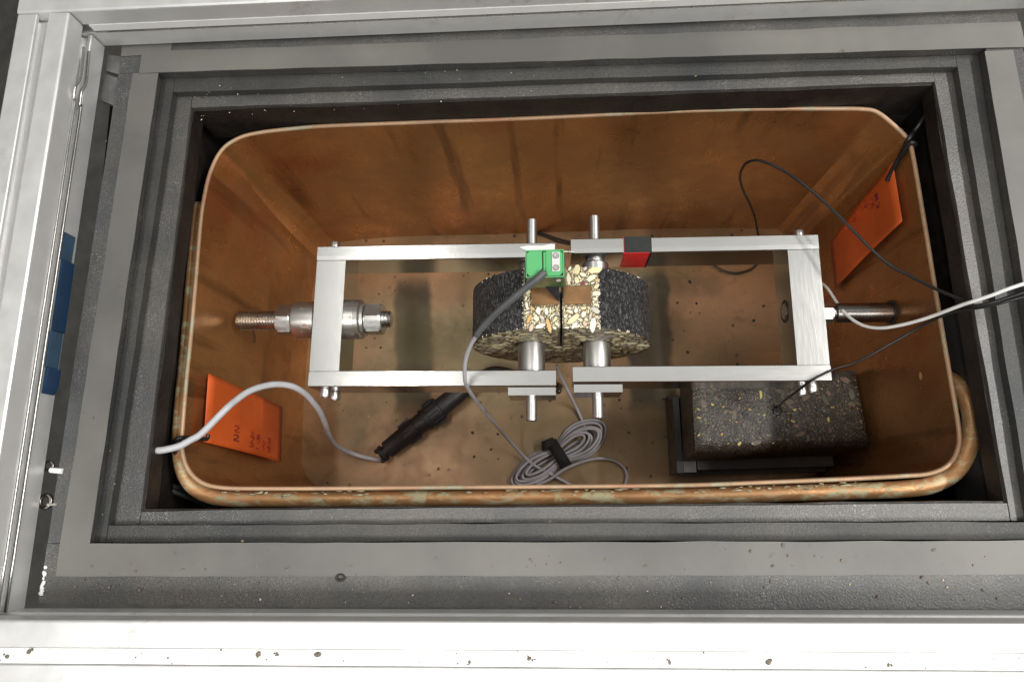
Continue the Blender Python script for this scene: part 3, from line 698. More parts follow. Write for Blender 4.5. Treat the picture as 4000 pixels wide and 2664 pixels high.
# stone inlays
def pack(w, h, sizes, blocked, tries, cell=0.35, aspect=(0.45, 0.9), ang=None):
    nx, ny_ = int(w/cell), int(h/cell); occ = np.zeros((nx, ny_), bool)
    XX, YY = np.meshgrid((np.arange(nx)+.5)*cell-w/2, (np.arange(ny_)+.5)*cell-h/2, indexing='ij')
    occ |= blocked(XX, YY); out = []
    for (lo, hi, n_) in sizes:
        made = 0
        for _ in range(tries):
            if made >= n_: break
            a = rng.uniform(lo, hi)/2; b2 = a*rng.uniform(*aspect); th = rng.uniform(0, math.pi) if ang is None else rng.normal(0, ang)
            cx, cy = rng.uniform(-w/2+b2*0.4, w/2-b2*0.4), rng.uniform(-h/2+b2*0.4, h/2-b2*0.4)
            i0, i1 = max(0, int((cx-a+w/2)/cell)), min(nx, int((cx+a+w/2)/cell)+2); j0, j1 = max(0, int((cy-a+h/2)/cell)), min(ny_, int((cy+a+h/2)/cell)+2)
            dx, dy = XX[i0:i1, j0:j1]-cx, YY[i0:i1, j0:j1]-cy
            u, v = dx*math.cos(th)+dy*math.sin(th), -dx*math.sin(th)+dy*math.cos(th)
            m_ = (u/(a+0.12))**2+(v/(b2+0.12))**2 < 1
            if not m_.any() or (occ[i0:i1, j0:j1] & m_).any(): continue
            occ[i0:i1, j0:j1] |= m_; out.append((cx, cy, a, b2, th)); made += 1
    return out
def chip(bm, F, s, rise, mi=0):
    """an irregular faceted stone with a worn edge; F maps local (x, y, height) to place"""
    cx, cy, a, b2, th = s; k = rng.randint(5, 9); rot = rng.uniform(0, 6.28)
    P = []
    for i in range(k):
        an = rot+2*math.pi*(i+rng.uniform(-0.34, 0.34))/k; q = rng.uniform(0.80, 1.15)
        x, y = a*q*math.cos(an), b2*q*math.sin(an)
        P.append((cx+x*math.cos(th)-y*math.sin(th), cy+x*math.sin(th)+y*math.cos(th)))
    lo = [bm.verts.new(F(x, y, -0.3)) for x, y in P]; mid = [bm.verts.new(F(x, y, rise*0.6)) for x, y in P]
    hi = [bm.verts.new(F(cx+(x-cx)*0.9, cy+(y-cy)*0.9, rise)) for x, y in P]
    fs = [bm.faces.new(hi)]
    for i in range(k):
        j = (i+1) % k; fs.append(bm.faces.new((lo[i], lo[j], mid[j], mid[i]))); fs.append(bm.faces.new((mid[i], mid[j], hi[j], hi[i])))
    for f_ in fs: f_.material_index = mi
def stones(parent, F, lst, nparts, rise, mats, weights, name='stone', stuff='fine_stones'):
    wts = np.array(weights, float); wts /= wts.sum()
    for s in lst[:nparts]:
        bm = bmesh.new(); chip(bm, F, s, rise)
        obj(name, bm, mats[rng.choice(len(mats), p=wts)], parent)
    if lst[nparts:]:
        bm = bmesh.new()
        for s in lst[nparts:]: chip(bm, F, s, rise*0.7, int(rng.choice(len(mats), p=wts)))
        o = obj(stuff, bm, mats, parent); o['kind'] = 'stuff'
HC = math.sqrt(RD**2-ZF**2)
def blk_top(X_, Y_):
    m_ = np.abs(X_) < 1.3
    m_ |= ((X_ > -23.2) & (X_ < -1.6) | (X_ > 1.6) & (X_ < 23.6)) & (Y_ > -6.5) & (Y_ < 9.2)
    return m_ | (np.abs(X_) > HC-0.2)
flat = pack(2*HC, 2*HT, [(8.5, 13, 12), (5, 8, 20), (3, 5, 40), (1.6, 3, 130), (0.8, 1.5, 520)], blk_top, 2600, 0.3, (0.30, 0.75))
stones(disc, lambda x, y, h: DL(x, y, ZF+h), flat, 120, 0.18, STONES, WS)
def blk_face(X_, Z_):
    m_ = (X_**2+Z_**2 > (RD-0.8)**2) | (Z_ > ZF-0.4) | ((np.abs(X_) < 1.5) & (Z_ > NZ-1))
    for hx in HX: m_ |= (X_-hx)**2+(Z_-HZ)**2 < (HR+0.9)**2
    return m_
face = pack(150, 150, [(9, 15, 42), (5.5, 9, 150), (3, 5, 330), (1.6, 3, 800)], blk_face, 2600, 0.5, (0.38, 0.75), 0.35)
stones(disc, lambda x, z, h: DL(x, -HT-h, z), face, 180, 0.18, FSTONES, [5, 4, 5, 4, 2])
# a few cream grains along the sawn edges on the skin
bm = bmesh.new()
for i in range(46):
    s_ = random.choice((-1, 1)); yy = random.uniform(-HT, HT); aa = a0-random.uniform(0.0, 0.012)
    x_, z_ = s_*RD*math.cos(aa), RD*math.sin(aa)
    bmesh.ops.create_icosphere(bm, subdivisions=1, radius=random.uniform(0.25, 0.8), matrix=Matrix.Translation(DL(x_, yy, z_-0.2)) @ Matrix.Diagonal((1, random.uniform(.7, 1.6), 0.5, 1)))
for i in range(26):
    yy = -HT+random.uniform(-0.2, 0.8) if i % 2 else HT-random.uniform(0, 1.5); aa = random.uniform(0.55, a0); s_ = random.choice((-1, 1))
    bmesh.ops.create_icosphere(bm, subdivisions=1, radius=random.uniform(0.25, 0.8), matrix=Matrix.Translation(DL(s_*RD*math.cos(aa), yy, RD*math.sin(aa)-0.2)) @ Matrix.Diagonal((random.uniform(.8, 2.0), 1, 0.5, 1)))
o = obj('edge_grains', bm, STONES[0], disc); o['kind'] = 'stuff'
# gauge plates glued either side of the notch
for x0, x1 in ((-22.4, -1.9), (2.0, 22.8)):
    bm = bmesh.new(); q = [tuple(DL(x, y, 0)[:2]) for x, y in ((x0, -5.4), (x1, -5.4), (x1, 8.6), (x0, 8.6))]
    hexa(bm, q, ZF-0.1, ZF+1.5, bev=0.15); obj('gauge_plate', bm, M['knife'], disc)

# ------------------------------------------------------------------ loading pins
def pin(x, yref, lab):
    t = thing('loading_pin', lab, 'loading pin', (x, 20, 0), 'loading pins through the asphalt disc')
    ax = Vector((0.04, 1, 0)).normalized()
    def P(y): return Vector((x+0.04*(y-20), y, 12))
    bm = bmesh.new(); lathe(bm, P(yref), ax, [(0, 10.6), (0.8, 11.4), (94.2, 11.4), (95, 10.8)], 56); autosmooth(obj('roller', bm, M['steel_y'], t))
    bm = bmesh.new(); lathe(bm, P(yref+95), ax, [(0, 8), (6, 8)], 32); obj('shoulder', bm, M['steel_y'], t, True)
    bm = bmesh.new(); lathe(bm, P(-66.5), ax, [(0, 4.1), (0.5, 4.6), (19.6, 4.6), (19.6, 4.1), (21, 4.1), (21, 4.7), (24, 4.7)], 32); autosmooth(obj('near_stub', bm, M['steel_y'], t))
    bm = bmesh.new(); lathe(bm, P(78), ax, [(0, 4.6), (30.8, 4.6), (31.4, 4.1)], 32); autosmooth(obj('far_stub', bm, M['steel_y'], t))
    return t, P
pl, Pl = pin(-20.9, -26.9, 'left steel loading pin, the one nearest the green gauge')
pr_, Pr = pin(33.6, -29.2, 'right steel loading pin, the one next to the red tape')
for t, x0, x1, y0 in ((pl, -41.8, -3.4, -40.3), (pr_, 11.3, 50.2, -40.2)):
    bm = bmesh.new(); hexa(bm, [(x0, y0+0.35*(1)), (x1, y0-1.2), (x1-0.25, y0-7.5), (x0-0.25, y0-6.1)], -6, 27.5, bev=0.7)
    obj('bearing_plate', bm, M['alu_y'], t)

# ------------------------------------------------------------------ clip gauge
cg = thing('clip_gauge', 'small green clip gauge with white screw plate standing in the asphalt disc notch', 'sensor', (0, 20, 70))
th = -0.03
def G(x, y, z): c, s = math.cos(th), math.sin(th); return (-7.3+x*c-y*s, 36.2+x*s+y*c, z)
def rrect(w, h, r, n=6):
    out = []
    for cx, cy, a in ((w/2-r, h/2-r, 0), (-w/2+r, h/2-r, 90), (-w/2+r, -h/2+r, 180), (w/2-r, -h/2+r, 270)):
        for k in range(n+1): t_ = math.radians(a+90*k/n); out.append((cx+r*math.cos(t_), cy+r*math.sin(t_)))
    return out
def prism(bm, loop0, z0, loop1, z1, F):
    A = [bm.verts.new(F(x, y, z0)) for x, y in loop0]; B = [bm.verts.new(F(x, y, z1)) for x, y in loop1]; k = len(A)
    for i in range(k): bm.faces.new((A[i], A[(i+1) % k], B[(i+1) % k], B[i]))
    bm.faces.new(A[::-1]); bm.faces.new(B)
bm = bmesh.new(); prism(bm, rrect(31.5, 19, 0.8), 80, rrect(27.4, 20.6, 0.8), 107.0, G)
autosmooth(obj('housing', bm, M['green_dark'], cg))
bm = bmesh.new(); prism(bm, rrect(26.6, 20.0, 0.6), 107.02, rrect(26.8, 20.2, 0.6), 107.7, G); autosmooth(obj('cover_frame', bm, M['black_plastic'], cg))
# rim of the housing
bm = bmesh.new()
for (x0, x1, y0, y1) in ((-13.7, 13.7, 9.5, 10.3), (-13.7, 13.7, -10.3, -9.5), (-13.7, -13.0, -9.5, 9.5), (13.0, 13.7, -9.5, 9.5)):
    hexa(bm, [G(x, y, 0)[:2] for x, y in ((x0, y0), (x1, y0), (x1, y1), (x0, y1))], 107.05, 108.4, bev=0.15)
obj('cover_edge', bm, M['green'], cg)
def cut_corner(x0, x1, y0, y1, cs):
    (a, b2, c, d) = cs   # chamfer sizes at SW, SE, NE, NW
    out = []
    out += [(x0, y0+a), (x0+a, y0)] if a else [(x0, y0)]
    out += [(x1-b2, y0), (x1, y0+b2)] if b2 else [(x1, y0)]
    out += [(x1, y1-c), (x1-c, y1)] if c else [(x1, y1)]
    out += [(x0+d, y1), (x0, y1-d)] if d else [(x0, y1)]
    return out
bm = bmesh.new(); l = cut_corner(-12.9, -1.9, -9.3, 9.3, (2.2, 4.6, 0.2, 2.0)); prism(bm, l, 107.7, l, 108.9, G); obj('cover', bm, M['green'], cg)
bm = bmesh.new(); l = cut_corner(1.0, 12.7, -9.3, 9.3, (0.3, 2.3, 2.0, 0.2)); prism(bm, l, 107.7, l, 108.9, G); obj('cover', bm, M['green'], cg)
bm = bmesh.new(); l = cut_corner(-0.9, 1.0, -5.5, 8.6, (0.1, 0.1, 0.1, 0.1)); prism(bm, l, 107.7, l, 108.2, G); obj('hinge_strip', bm, M['green'], cg)
bm = bmesh.new(); l = rrect(5.6, 14.2, 0.5, 3); l = [(x+8.0, y+0.8) for x, y in l]; prism(bm, l, 108.9, l, 109.7, G); spl = obj('screw_plate', bm, M['plate'], cg)
for yy in (5.0, -3.8):
    bm = bmesh.new(); p = Vector(G(8.0, yy, 109.7)); lathe(bm, p, (0, 0, 1), [(0, 2.3), (0.5, 2.3), (0.8, 2.0), (0.8, 0.9), (0.3, 0.8)], 20, caps=True)
    o = autosmooth(obj('screw', bm, M['steel'], None)); o.parent = spl
# small hole and side ear on the housing front, arms going down into the notch
bm = bmesh.new(); p = Vector(G(9.6, -9.95, 100)); lathe(bm, p, (0, -1, 0.1), [(0, 1.9), (0.7, 1.8), (0.7, 1.1)], 18); obj('plug_screw', bm, M['plate'], cg)
for sx in (0, 1):
    bm = bmesh.new()
    A = [(-9.0+sx*3.2, 27.5, 84), (2.4 if not sx else 4.4, 27.5, 84), (2.4 if not sx else 4.4, 33, 84), (-9+sx*3.2, 33, 84)]
    B = [(1.6+sx*1.2, 17.8, 72), (2.6+sx*1.1, 17.8, 72), (2.6+sx*1.1, 21.5, 72), (1.6+sx*1.2, 21.5, 72)]
    if sx: A = [(4.6, 28.5, 84), (6.2, 28.5, 84), (6.2, 33, 84), (4.6, 33, 84)]; B = [(4.4, 20, 70.5), (5.4, 20, 70.5), (5.4, 23, 70.5), (4.4, 23, 70.5)]
    VA = [bm.verts.new(p) for p in A]; VB = [bm.verts.new(p) for p in B]
    for i in range(4): bm.faces.new((VA[i], VA[(i+1) % 4], VB[(i+1) % 4], VB[i]))
    bm.faces.new(VA); bm.faces.new(VB[::-1]); obj('arm', bm, M['black_plastic'], cg)

# thin white piece on the yoke bar behind the gauge
bm = bmesh.new(); l = [(-28.0, 77.9, 31), (-21.1, 78.7, 31), (-8.6, 78.0, 31), (-2.1, 79.0, 31), (1.7, 78.5, 31), (1.3, 73.8, 31), (-13.1, 72.8, 31), (-21.7, 74.4, 31), (-25.9, 76.2, 31)]
A = [bm.verts.new((x, y, 30.7)) for x, y, z in l]; B = [bm.verts.new((x, y, 31.6)) for x, y, z in l]; k = len(A)
for i in range(k): bm.faces.new((A[i], A[(i+1) % k], B[(i+1) % k], B[i]))
bm.faces.new(A[::-1]); bm.faces.new(B)
tag(obj('white_piece', bm, M['white']), 'thin white piece on the left yoke bar behind the green gauge', 'label')

# ------------------------------------------------------------------ sensor cable with coil
sc = thing('sensor_cable', 'thin grey sensor cable from the green gauge, coiled and strapped on the tank floor', 'cable', (0, -90, -174))
bm = bmesh.new(); tube(bm, [(-7.6, 28.8, 112), (-13.2, 24.1, 111), (-22.4, 18.9, 106), (-42.1, 7.2, 94), (-54.6, -1.3, 84), (-61.2, -7.5, 78)], lambda t: 3.0-0.7*t, 14, 6); obj('strain_relief', bm, M['sleeve'], sc, True)
bm = bmesh.new(); tube(bm, [(-60.8, -7.1, 78), (-66.6, -13.0, 70), (-71.6, -20.8, 60), (-74.1, -30.0, 50), (-74.8, -37.3, 38), (-73.2, -42.9, 10), (-70.2, -47.7, -30), (-63.6, -57.4, -80), (-54.0, -70.2, -130), (-41.5, -84.9, -160), (-29.8, -96.0, -164), (-15.1, -104.5, -166), (-1.9, -112.2, -168), (11.4, -120.1, -170)], 1.65, 10, 8); obj('cable_run', bm, M['grey_cable2'], sc, True)
bm = bmesh.new(); tube(bm, [(-0.7, -1.6, -100), (2.9, -9.0, -120), (9.3, -19.0, -145), (17.3, -33.2, -166), (21.6, -42.6, -171), (25.3, -52.4, -172), (28.3, -63.6, -172)], 1.65, 10, 8); obj('cable_run', bm, M['grey_cable2'], sc, True)
bm = bmesh.new(); tube(bm, [(-28.0, -117.4, -168), (-12.7, -111.3, -165), (1.3, -102.5, -163), (15.2, -96.8, -163), (29.0, -93.0, -164), (42.7, -91.8, -166), (56.4, -94.8, -169), (65.6, -101.8, -171), (68.6, -111.3, -172), (65.8, -120.6, -172)], 1.65, 10, 8); obj('cable_run', bm, M['grey_cable2'], sc, True)
# the coil: a bundle of loops pinched by the strap
e = Vector((0.872, 0.490, 0)).normalized(); f_ = Vector((-e.y, e.x, 0)); C0 = Vector((-2.5, -86.0, 0))
bm = bmesh.new()
for k in range(9):
    aL = 60-2.6*k+random.uniform(-1.5, 1.5); aR = 58-3.4*k+random.uniform(-1.5, 1.5); w = 19-1.5*k+random.uniform(-1, 1)
    w = max(w, 5.5); pts = []; nn_ = 26
    for i in range(nn_):
        a = 2*math.pi*i/nn_; cx = math.cos(a); u = (aR if cx > 0 else aL)*cx
        lobe = abs(cx)**0.6; pinch = 1-0.5*math.exp(-(u/20)**2)
        v_ = w*math.sin(a)*pinch*(1.05+0.10*math.tanh(u/20))+ 1.6*math.sin(2.1*k)+1.2*math.cos(a+k)
        z = -172.6+ (k % 4)*2.7 + 0.9*math.sin(a*2+k) + (2 if k > 3 else 0)
        pts.append(C0+e*u+f_*v_+Vector((0, 0, z)))
    tube(bm, pts, 1.62, 8, 4, True)
obj('coil', bm, M['grey_cable2'], sc, True)
bm = bmesh.new()
q = [C0+e*-6.5+f_*17, C0+e*6.0+f_*17, C0+e*6.5+f_*-17, C0+e*-6.0+f_*-17]
nseg = 14; rows = []
for i in range(nseg+1):
    t_ = i/nseg; p = q[0].lerp(q[3], t_); p2 = q[1].lerp(q[2], t_); z = -174+16*math.sin(math.pi*min(max(t_, 0.0), 1.0))**0.45
    rows.append([bm.verts.new((p.x, p.y, z)), bm.verts.new((p2.x, p2.y, z)), bm.verts.new((p2.x, p2.y, z+1.4)), bm.verts.new((p.x, p.y, z+1.4))])
for r0, r1 in zip(rows, rows[1:]):
    for k in range(4): bm.faces.new((r0[k], r0[(k+1) % 4], r1[(k+1) % 4], r1[k]))
bm.faces.new(rows[0][::-1]); bm.faces.new(rows[-1])
p = C0+f_*15; hexa(bm, [tuple((p+e*-14+f_*-3)[:2]), tuple((p+e*3+f_*-4)[:2]), tuple((p+e*4+f_*4)[:2]), tuple((p+e*-9+f_*6)[:2])], -163, -161.4, bev=0.3)
obj('strap', bm, M['velcro'], sc, True)

# ------------------------------------------------------------------ plug with thick grey cable
pg = thing('plug_connector', 'black round plug connector with a thick pale grey cable, lying on the tank floor', 'connector', (-150, -50, -174))
A0 = Vector((-193.5, -79.0, -160.5)); A1 = Vector((-104.0, -13.0, -158.5)); pa = (A1-A0).normalized()
bm = bmesh.new()
lathe(bm, A0, pa, [(-2, 6.5), (0, 9.0), (3.4, 9.4), (3.6, 6.6), (7, 6.6), (7.2, 9.6), (9, 9.9), (30, 10.6), (31, 11.2), (47, 11.4), (47.3, 10.4), (58, 10.8), (58.3, 13.0), (60, 13.2), (60.3, 12.0), (64, 12.0)], 40)
autosmooth(obj('shell', bm, M['black_plastic'], pg))
bm = bmesh.new(); lathe(bm, A0+pa*64, pa, [(0, 12.4), (0.6, 13.0), (16, 13.0), (16.6, 12.2)], 40); cr_ = autosmooth(obj('coupling_ring', bm, M['black_plastic'], pg))
e1, e2 = basis(pa)
for k in range(10):
    a = 2*math.pi*k/10; rdir = e1*math.cos(a)+e2*math.sin(a); tdir = -e1*math.sin(a)+e2*math.cos(a)
    bm = bmesh.new(); c0 = A0+pa*65.5+rdir*12.8
    vs = [bm.verts.new(c0+pa*(12.4*i)+tdir*(3.6*j-1.8)+rdir*(2.3*h)) for i in (0, 1) for j in (0, 1) for h in (0, 1)]
    for fc in ((0, 1, 3, 2), (4, 6, 7, 5), (0, 4, 5, 1), (2, 3, 7, 6), (0, 2, 6, 4), (1, 5, 7, 3)): bm.faces.new([vs[i] for i in fc])
    bmesh.ops.bevel(bm, geom=bm.edges[:], offset=0.35, segments=1, affect='EDGES'); obj('rib', bm, M['black_plastic'], None).parent = cr_
for k in range(8):
    a = 2*math.pi*(k+0.3)/8; rdir = e1*math.cos(a)+e2*math.sin(a); tdir = -e1*math.sin(a)+e2*math.cos(a)
    bm = bmesh.new(); c0 = A0+pa*31+rdir*10.9
    vs = [bm.verts.new(c0+pa*(15*i)+rdir*(i*0.9)+tdir*(2.6*j-1.3)+rdir*(2.0*h)) for i in (0, 1) for j in (0, 1) for h in (0, 1)]
    for fc in ((0, 1, 3, 2), (4, 6, 7, 5), (0, 4, 5, 1), (2, 3, 7, 6), (0, 2, 6, 4), (1, 5, 7, 3)): bm.faces.new([vs[i] for i in fc])
    obj('grip_rib', bm, M['black_plastic'], pg)
bm = bmesh.new(); lathe(bm, A0+pa*79.6, pa, [(0, 10.4), (22, 10.2), (30, 9.6), (44, 9), (46, 7)], 36); autosmooth(obj('socket_body', bm, M['black_plastic'], pg))
bm = bmesh.new(); tube(bm, [A0+pa*124, A0+pa*150+Vector((4, -4, 0)), Vector((-40, 0, -164)), Vector((-12, -8, -166)), Vector((2, -14, -160)), Vector((0, -22, -140))], lambda t: 6.5-3.8*t, 12, 8); obj('rubber_tail', bm, M['black_wire'], pg, True)
# cable clamp jaws
for s_ in (-1, 1):
    bm = bmesh.new(); c = A0-pa*5+f_*0+Vector((-pa.y, pa.x, 0))*(6.2*s_)
    lathe(bm, c, pa, [(0, 2.0), (0.4, 2.4), (7, 2.4)], 12); obj('clamp_screw', bm, M['black_plastic'], pg)
bm = bmesh.new(); tube(bm, [(-304.4, -85.7, 90), (-296.5, -84.6, 92), (-288.3, -84.4, 93), (-277.5, -82.0, 92), (-270.3, -77.7, 90), (-263.6, -72.6, 87), (-249.7, -55.6, 82), (-245.2, -48.4, 76), (-239.3, -40.7, 68), (-231.8, -35.2, 58), (-223.7, -32.6, 48), (-215.8, -33.5, 36), (-211.6, -38.2, 18), (-211.3, -46.9, -10), (-217.8, -54.6, -45), (-227.2, -63.0, -85), (-233.4, -69.8, -125), (-229.0, -75.6, -155), (-215.2, -81.1, -166), (-199.9, -84.3, -167), (-192.3, -85.2, -165)], 2.55, 14, 8)
obj('cable', bm, M['grey_cable'], pg, True)

# ------------------------------------------------------------------ loose wires
def wire(name, label, pts, r, mat, group=None, n=8):
    bm = bmesh.new(); tube(bm, pts, r, n, 8); return tag(obj(name, bm, mat, None, True), label, 'wire', group)
wire('black_wire', 'black wire looping high in the right half of the tank and over its rim', [(281.2, -7.7, 108), (279.4, -3.4, 100), (274.6, 3.6, 92), (269.6, 11.2, 84), (260.9, 22.3, 76), (250.7, 33.1, 70), (239.8, 49.0, 66), (225.7, 72.6, 62), (212.5, 93.9, 58), (199.7, 110.3, 55), (188.9, 124.1, 50), (178.9, 133.3, 46), (170.9, 139.4, 40), (166.0, 142.1, 28), (167.9, 142.1, 5), (179.4, 143.2, -28), (195.0, 143.0, -62), (207.6, 141.3, -92), (219.6, 136.8, -125), (229.4, 131.1, -150), (232.1, 121.3, -165), (224.1, 112.0, -170), (212.6, 108.2, -171), (204.1, 107.5, -171), (193.0, 110.5, -171), (183.7, 117.0, -171), (174.7, 126.6, -171), (158.2, 135.2, -171)], 1.15, M['black_wire'])
wire('white_wire', 'thin white wire sagging from the right yoke and over the right foam', [(302.4, -2.6, 142), (295.5, -4.1, 138), (287.9, -5.9, 132), (281.7, -7.8, 126), (274.8, -9.2, 118), (271.6, -9.6, 112), (266.8, -10.8, 102), (263.5, -11.5, 92), (257.9, -12.4, 82), (251.2, -12.6, 70), (244.1, -11.6, 58), (238.6, -7.6, 46), (235.1, -0.2, 34), (233.4, 10.1, 22), (233.6, 19.7, 12), (234.6, 29.1, 2), (235.4, 38.8, -8), (235.8, 46.4, -18), (233.6, 52.3, -25)], 1.25, M['white_wire'])
wire('black_wire', 'upper of the two black wires leaving beside the white wire at the right edge', [(307.2, -5.5, 134), (300.0, -7.7, 130), (292.2, -9.7, 124), (285.3, -11.1, 119), (278.3, -11.0, 112), (278.5, -8.2, 109), (279.7, -4.7, 102)], 1.3, M['black_wire'])
wire('probe_wire', 'thin black wire crossing the right yoke corner and ending in the dark asphalt block', [(307.9, -8.7, 132), (300.1, -10.5, 129), (291.9, -11.8, 124), (285.7, -12.6, 118), (278.9, -12.4, 110), (273.4, -11.8, 102), (269.3, -11.9, 94), (262.9, -14.6, 82), (255.5, -19.1, 74), (243.9, -25.3, 66), (231.8, -32.0, 58), (221.5, -36.3, 50), (210.7, -38.7, 44), (202.1, -42.1, 39), (194.4, -46.5, 32), (191.5, -51.0, 10), (191.0, -54.0, -15), (193.3, -56.6, -40), (196.5, -58.4, -56)], 1.0, M['black_wire'])
wire('probe_wire', 'black twin lead lying on the tank floor behind the far yoke bars, front strand', [(-40.9, 176.2, -172), (-26.8, 171.6, -173), (-9.1, 165.8, -173), (8.3, 157.3, -173), (28.7, 151.7, -173), (51.8, 145.1, -173)], 1.1, M['black_wire'])
wire('probe_wire', 'black twin lead lying on the tank floor behind the far yoke bars, back strand', [(-39.6, 176.6, -170), (-25.5, 172.3, -171), (-7.8, 166.5, -170), (9.6, 159.6, -171), (29.9, 153.4, -171), (53.0, 147.1, -171)], 1.0, M['black_wire'])
wire('silver_wire', 'short silver link wire between the green gauge and the right yoke bar', [(5.5, 61.8, 60), (11.0, 66.8, 45), (16.8, 70.9, 32)], 0.8, M['steel'])
wire('black_wire', 'scuffed dark cord at the bottom left tank corner, the upper strand', [(-316.1, -105.5, 60), (-309.6, -107.6, 50), (-300.4, -112.2, 40), (-288.4, -120.3, 30), (-282.6, -125.7, 20)], 2.2, M['sleeve'])
wire('black_wire', 'scuffed dark cord at the bottom left tank corner, the lower strand', [(-315.8, -108.6, 60), (-309.3, -111.1, 50), (-300.1, -116.8, 40), (-290.3, -123.2, 30), (-286.7, -128.6, 20)], 2.2, M['sleeve'])

# ------------------------------------------------------------------ orange tags
def tagcard(label, X0, quad, nx, ink, at):
    t = thing('orange_tag', label, 'tag', at, 'orange cards hanging on the end walls of the tank')
    bm = bmesh.new()
    # quad: (y,z) corners; slightly bowed card
    ns = 12; g = []
    A, B, C, D = [Vector(q) for q in quad]
    for i in range(ns+1):
        row = []
        for j in range(ns+1):
            u, v = i/ns, j/ns; p = A.lerp(B, u).lerp(D.lerp(C, u), v); bow = 1.6*math.sin(math.pi*u)*nx
            row.append((X0+bow+nx*1.0*v, p.x, p.y))
        g.append(row)
    F = [[bm.verts.new(c) for c in r] for r in g]; K = [[bm.verts.new((c[0]-nx*0.5, c[1], c[2])) for c in r] for r in g]
    for i in range(ns):
        for j in range(ns):
            bm.faces.new((F[i][j], F[i+1][j], F[i+1][j+1], F[i][j+1])); bm.faces.new((K[i][j], K[i][j+1], K[i+1][j+1], K[i+1][j]))
    for i in range(ns):
        for (a, b2) in (((i, 0), (i+1, 0)), ((i, ns), (i+1, ns)), ((0, i), (0, i+1)), ((ns, i), (ns, i+1))):
            bm.faces.new((F[a[0]][a[1]], F[b2[0]][b2[1]], K[b2[0]][b2[1]], K[a[0]][a[1]]))
    obj('card', bm, M['orange'], t, True)
    def at_(u, v):
        p = A.lerp(B, u).lerp(D.lerp(C, u), v); return Vector((X0+1.6*math.sin(math.pi*u)*nx+nx*1.0*v+nx*0.35, p.x, p.y))
    for mat, strokes, w in ink:
        bm = bmesh.new()
        for st in strokes:
            P = catmull([at_(u, v) for u, v in st], 5) if len(st) > 2 else [at_(u, v) for u, v in st]
            tube(bm, P, w, 5, 1, False, False)
        obj('handwriting', bm, M[mat], t)
    return t
def glyph(ch, u, v, du, dv, vert=False):
    G_ = {'2': [[(0, .8), (.4, 1), (.8, .75), (.5, .4), (0, 0), (.9, 0)]], '7': [[(0, 1), (.9, 1), (.3, 0)]], '3': [[(0, .9), (.7, .95), (.4, .55), (.8, .3), (.3, 0), (0, .1)]],
          '1': [[(.4, 1), (.4, 0)]], '6': [[(.8, 1), (.2, .6), (.1, .2), (.5, 0), (.8, .3), (.2, .4)]], '0': [[(.4, 1), (0, .5), (.4, 0), (.8, .5), (.4, 1)]],
          'S': [[(.8, .9), (.3, 1), (.1, .7), (.7, .4), (.5, 0), (0, .1)]], 'u': [[(0, .7), (.1, .1), (.6, .1), (.7, .7)]], '-': [[(0, .5), (.8, .5)]], '/': [[(0, 0), (.7, 1)]],
          'n': [[(0, 0), (.05, .7), (.5, .7), (.6, 0)]], 'e': [[(0, .4), (.6, .45), (.4, .75), (.05, .5), (.2, .05), (.6, .1)]]}
    return [[(u+a*du, v+b2*dv) for a, b2 in s] for s in G_[ch]]
# left card: u runs down the wall, v towards the viewer
inkL = [('ink_dark', glyph('2', 0.30, 0.86, 0.07, -0.09), 0.55), ('ink', glyph('2', 0.30, 0.72, 0.07, -0.09), 0.6)]
rows = []
for r_, word in enumerate(('2613', '7702', '3un0')):
    for k, ch in enumerate(word): rows += glyph(ch, 0.50+k*0.085, 0.72+r_*0.085-0.0, 0.065, -0.07)
inkL.append(('ink', rows, 0.55))
tagcard('orange card on the left end wall under the pale grey cable', -280.6, [(-22.1, 51), (-31.5, -99.6), (-86.7, -98.5), (-76.3, 53.5)], 1, inkL, (-280, -55, -100))
inkR = [('ink_dark', glyph('S', 0.20, 0.30, 0.05, -0.10)+glyph('u', 0.20, 0.44, 0.05, -0.10), 0.6), ('ink', glyph('2', 0.25, 0.33, 0.06, -0.12), 0.55)]
rows = []
for k, ch in enumerate('3/12-7'): rows += glyph(ch, 0.34+k*0.055, 0.22, 0.05, -0.13)
inkR.append(('ink', rows, 0.55)); inkR.append(('ink', glyph('1', 0.66, 0.28, 0.06, -0.16), 0.7))
tagcard('orange card on the right end wall with a black wire passing in front', 273.6, [(124.3, 52.6), (105.7, -80.5), (58.9, -82.4), (73.6, 54.0)], -1, inkR, (273, 90, -80))
# ties that hold the cards
t = thing('tie_cord', 'black cord tied over the top right corner of the tank rim holding the orange card', 'cord', (272, 110, 70))
bm = bmesh.new(); tube(bm, [(271.6, 112.5, 44), (273.0, 117, 49), (275.0, 124, 60), (275.2, 129, 71), (275.6, 131.5, 76.5), (278.5, 135, 77), (283, 139, 70), (288, 146, 74), (291, 152, 86), (299, 158, 98)], 1.9, 10, 6); obj('cord', bm, M['black_wire'], t, True)
bm = bmesh.new(); tube(bm, [(274.0, 123, 66), (275.0, 127, 74), (277.5, 128, 77.5), (280.5, 127, 75), (281.5, 130, 68)], 1.9, 10, 6); obj('knot', bm, M['black_wire'], t, True)
t = thing('tie_cord', 'black cord tied over the bottom left part of the tank rim beside the grey cable', 'cord', (-284, -75, 60))
bm = bmesh.new(); tube(bm, [(-278.6, -70.5, 50), (-279.2, -74, 51), (-280.8, -74, 58), (-283.6, -74.5, 72), (-285, -75, 77.6), (-288.6, -76, 77.4), (-293.0, -78, 72), (-297, -83, 62), (-298, -92, 54), (-292, -106, 46)], 1.8, 10, 6); obj('cord', bm, M['black_wire'], t, True)
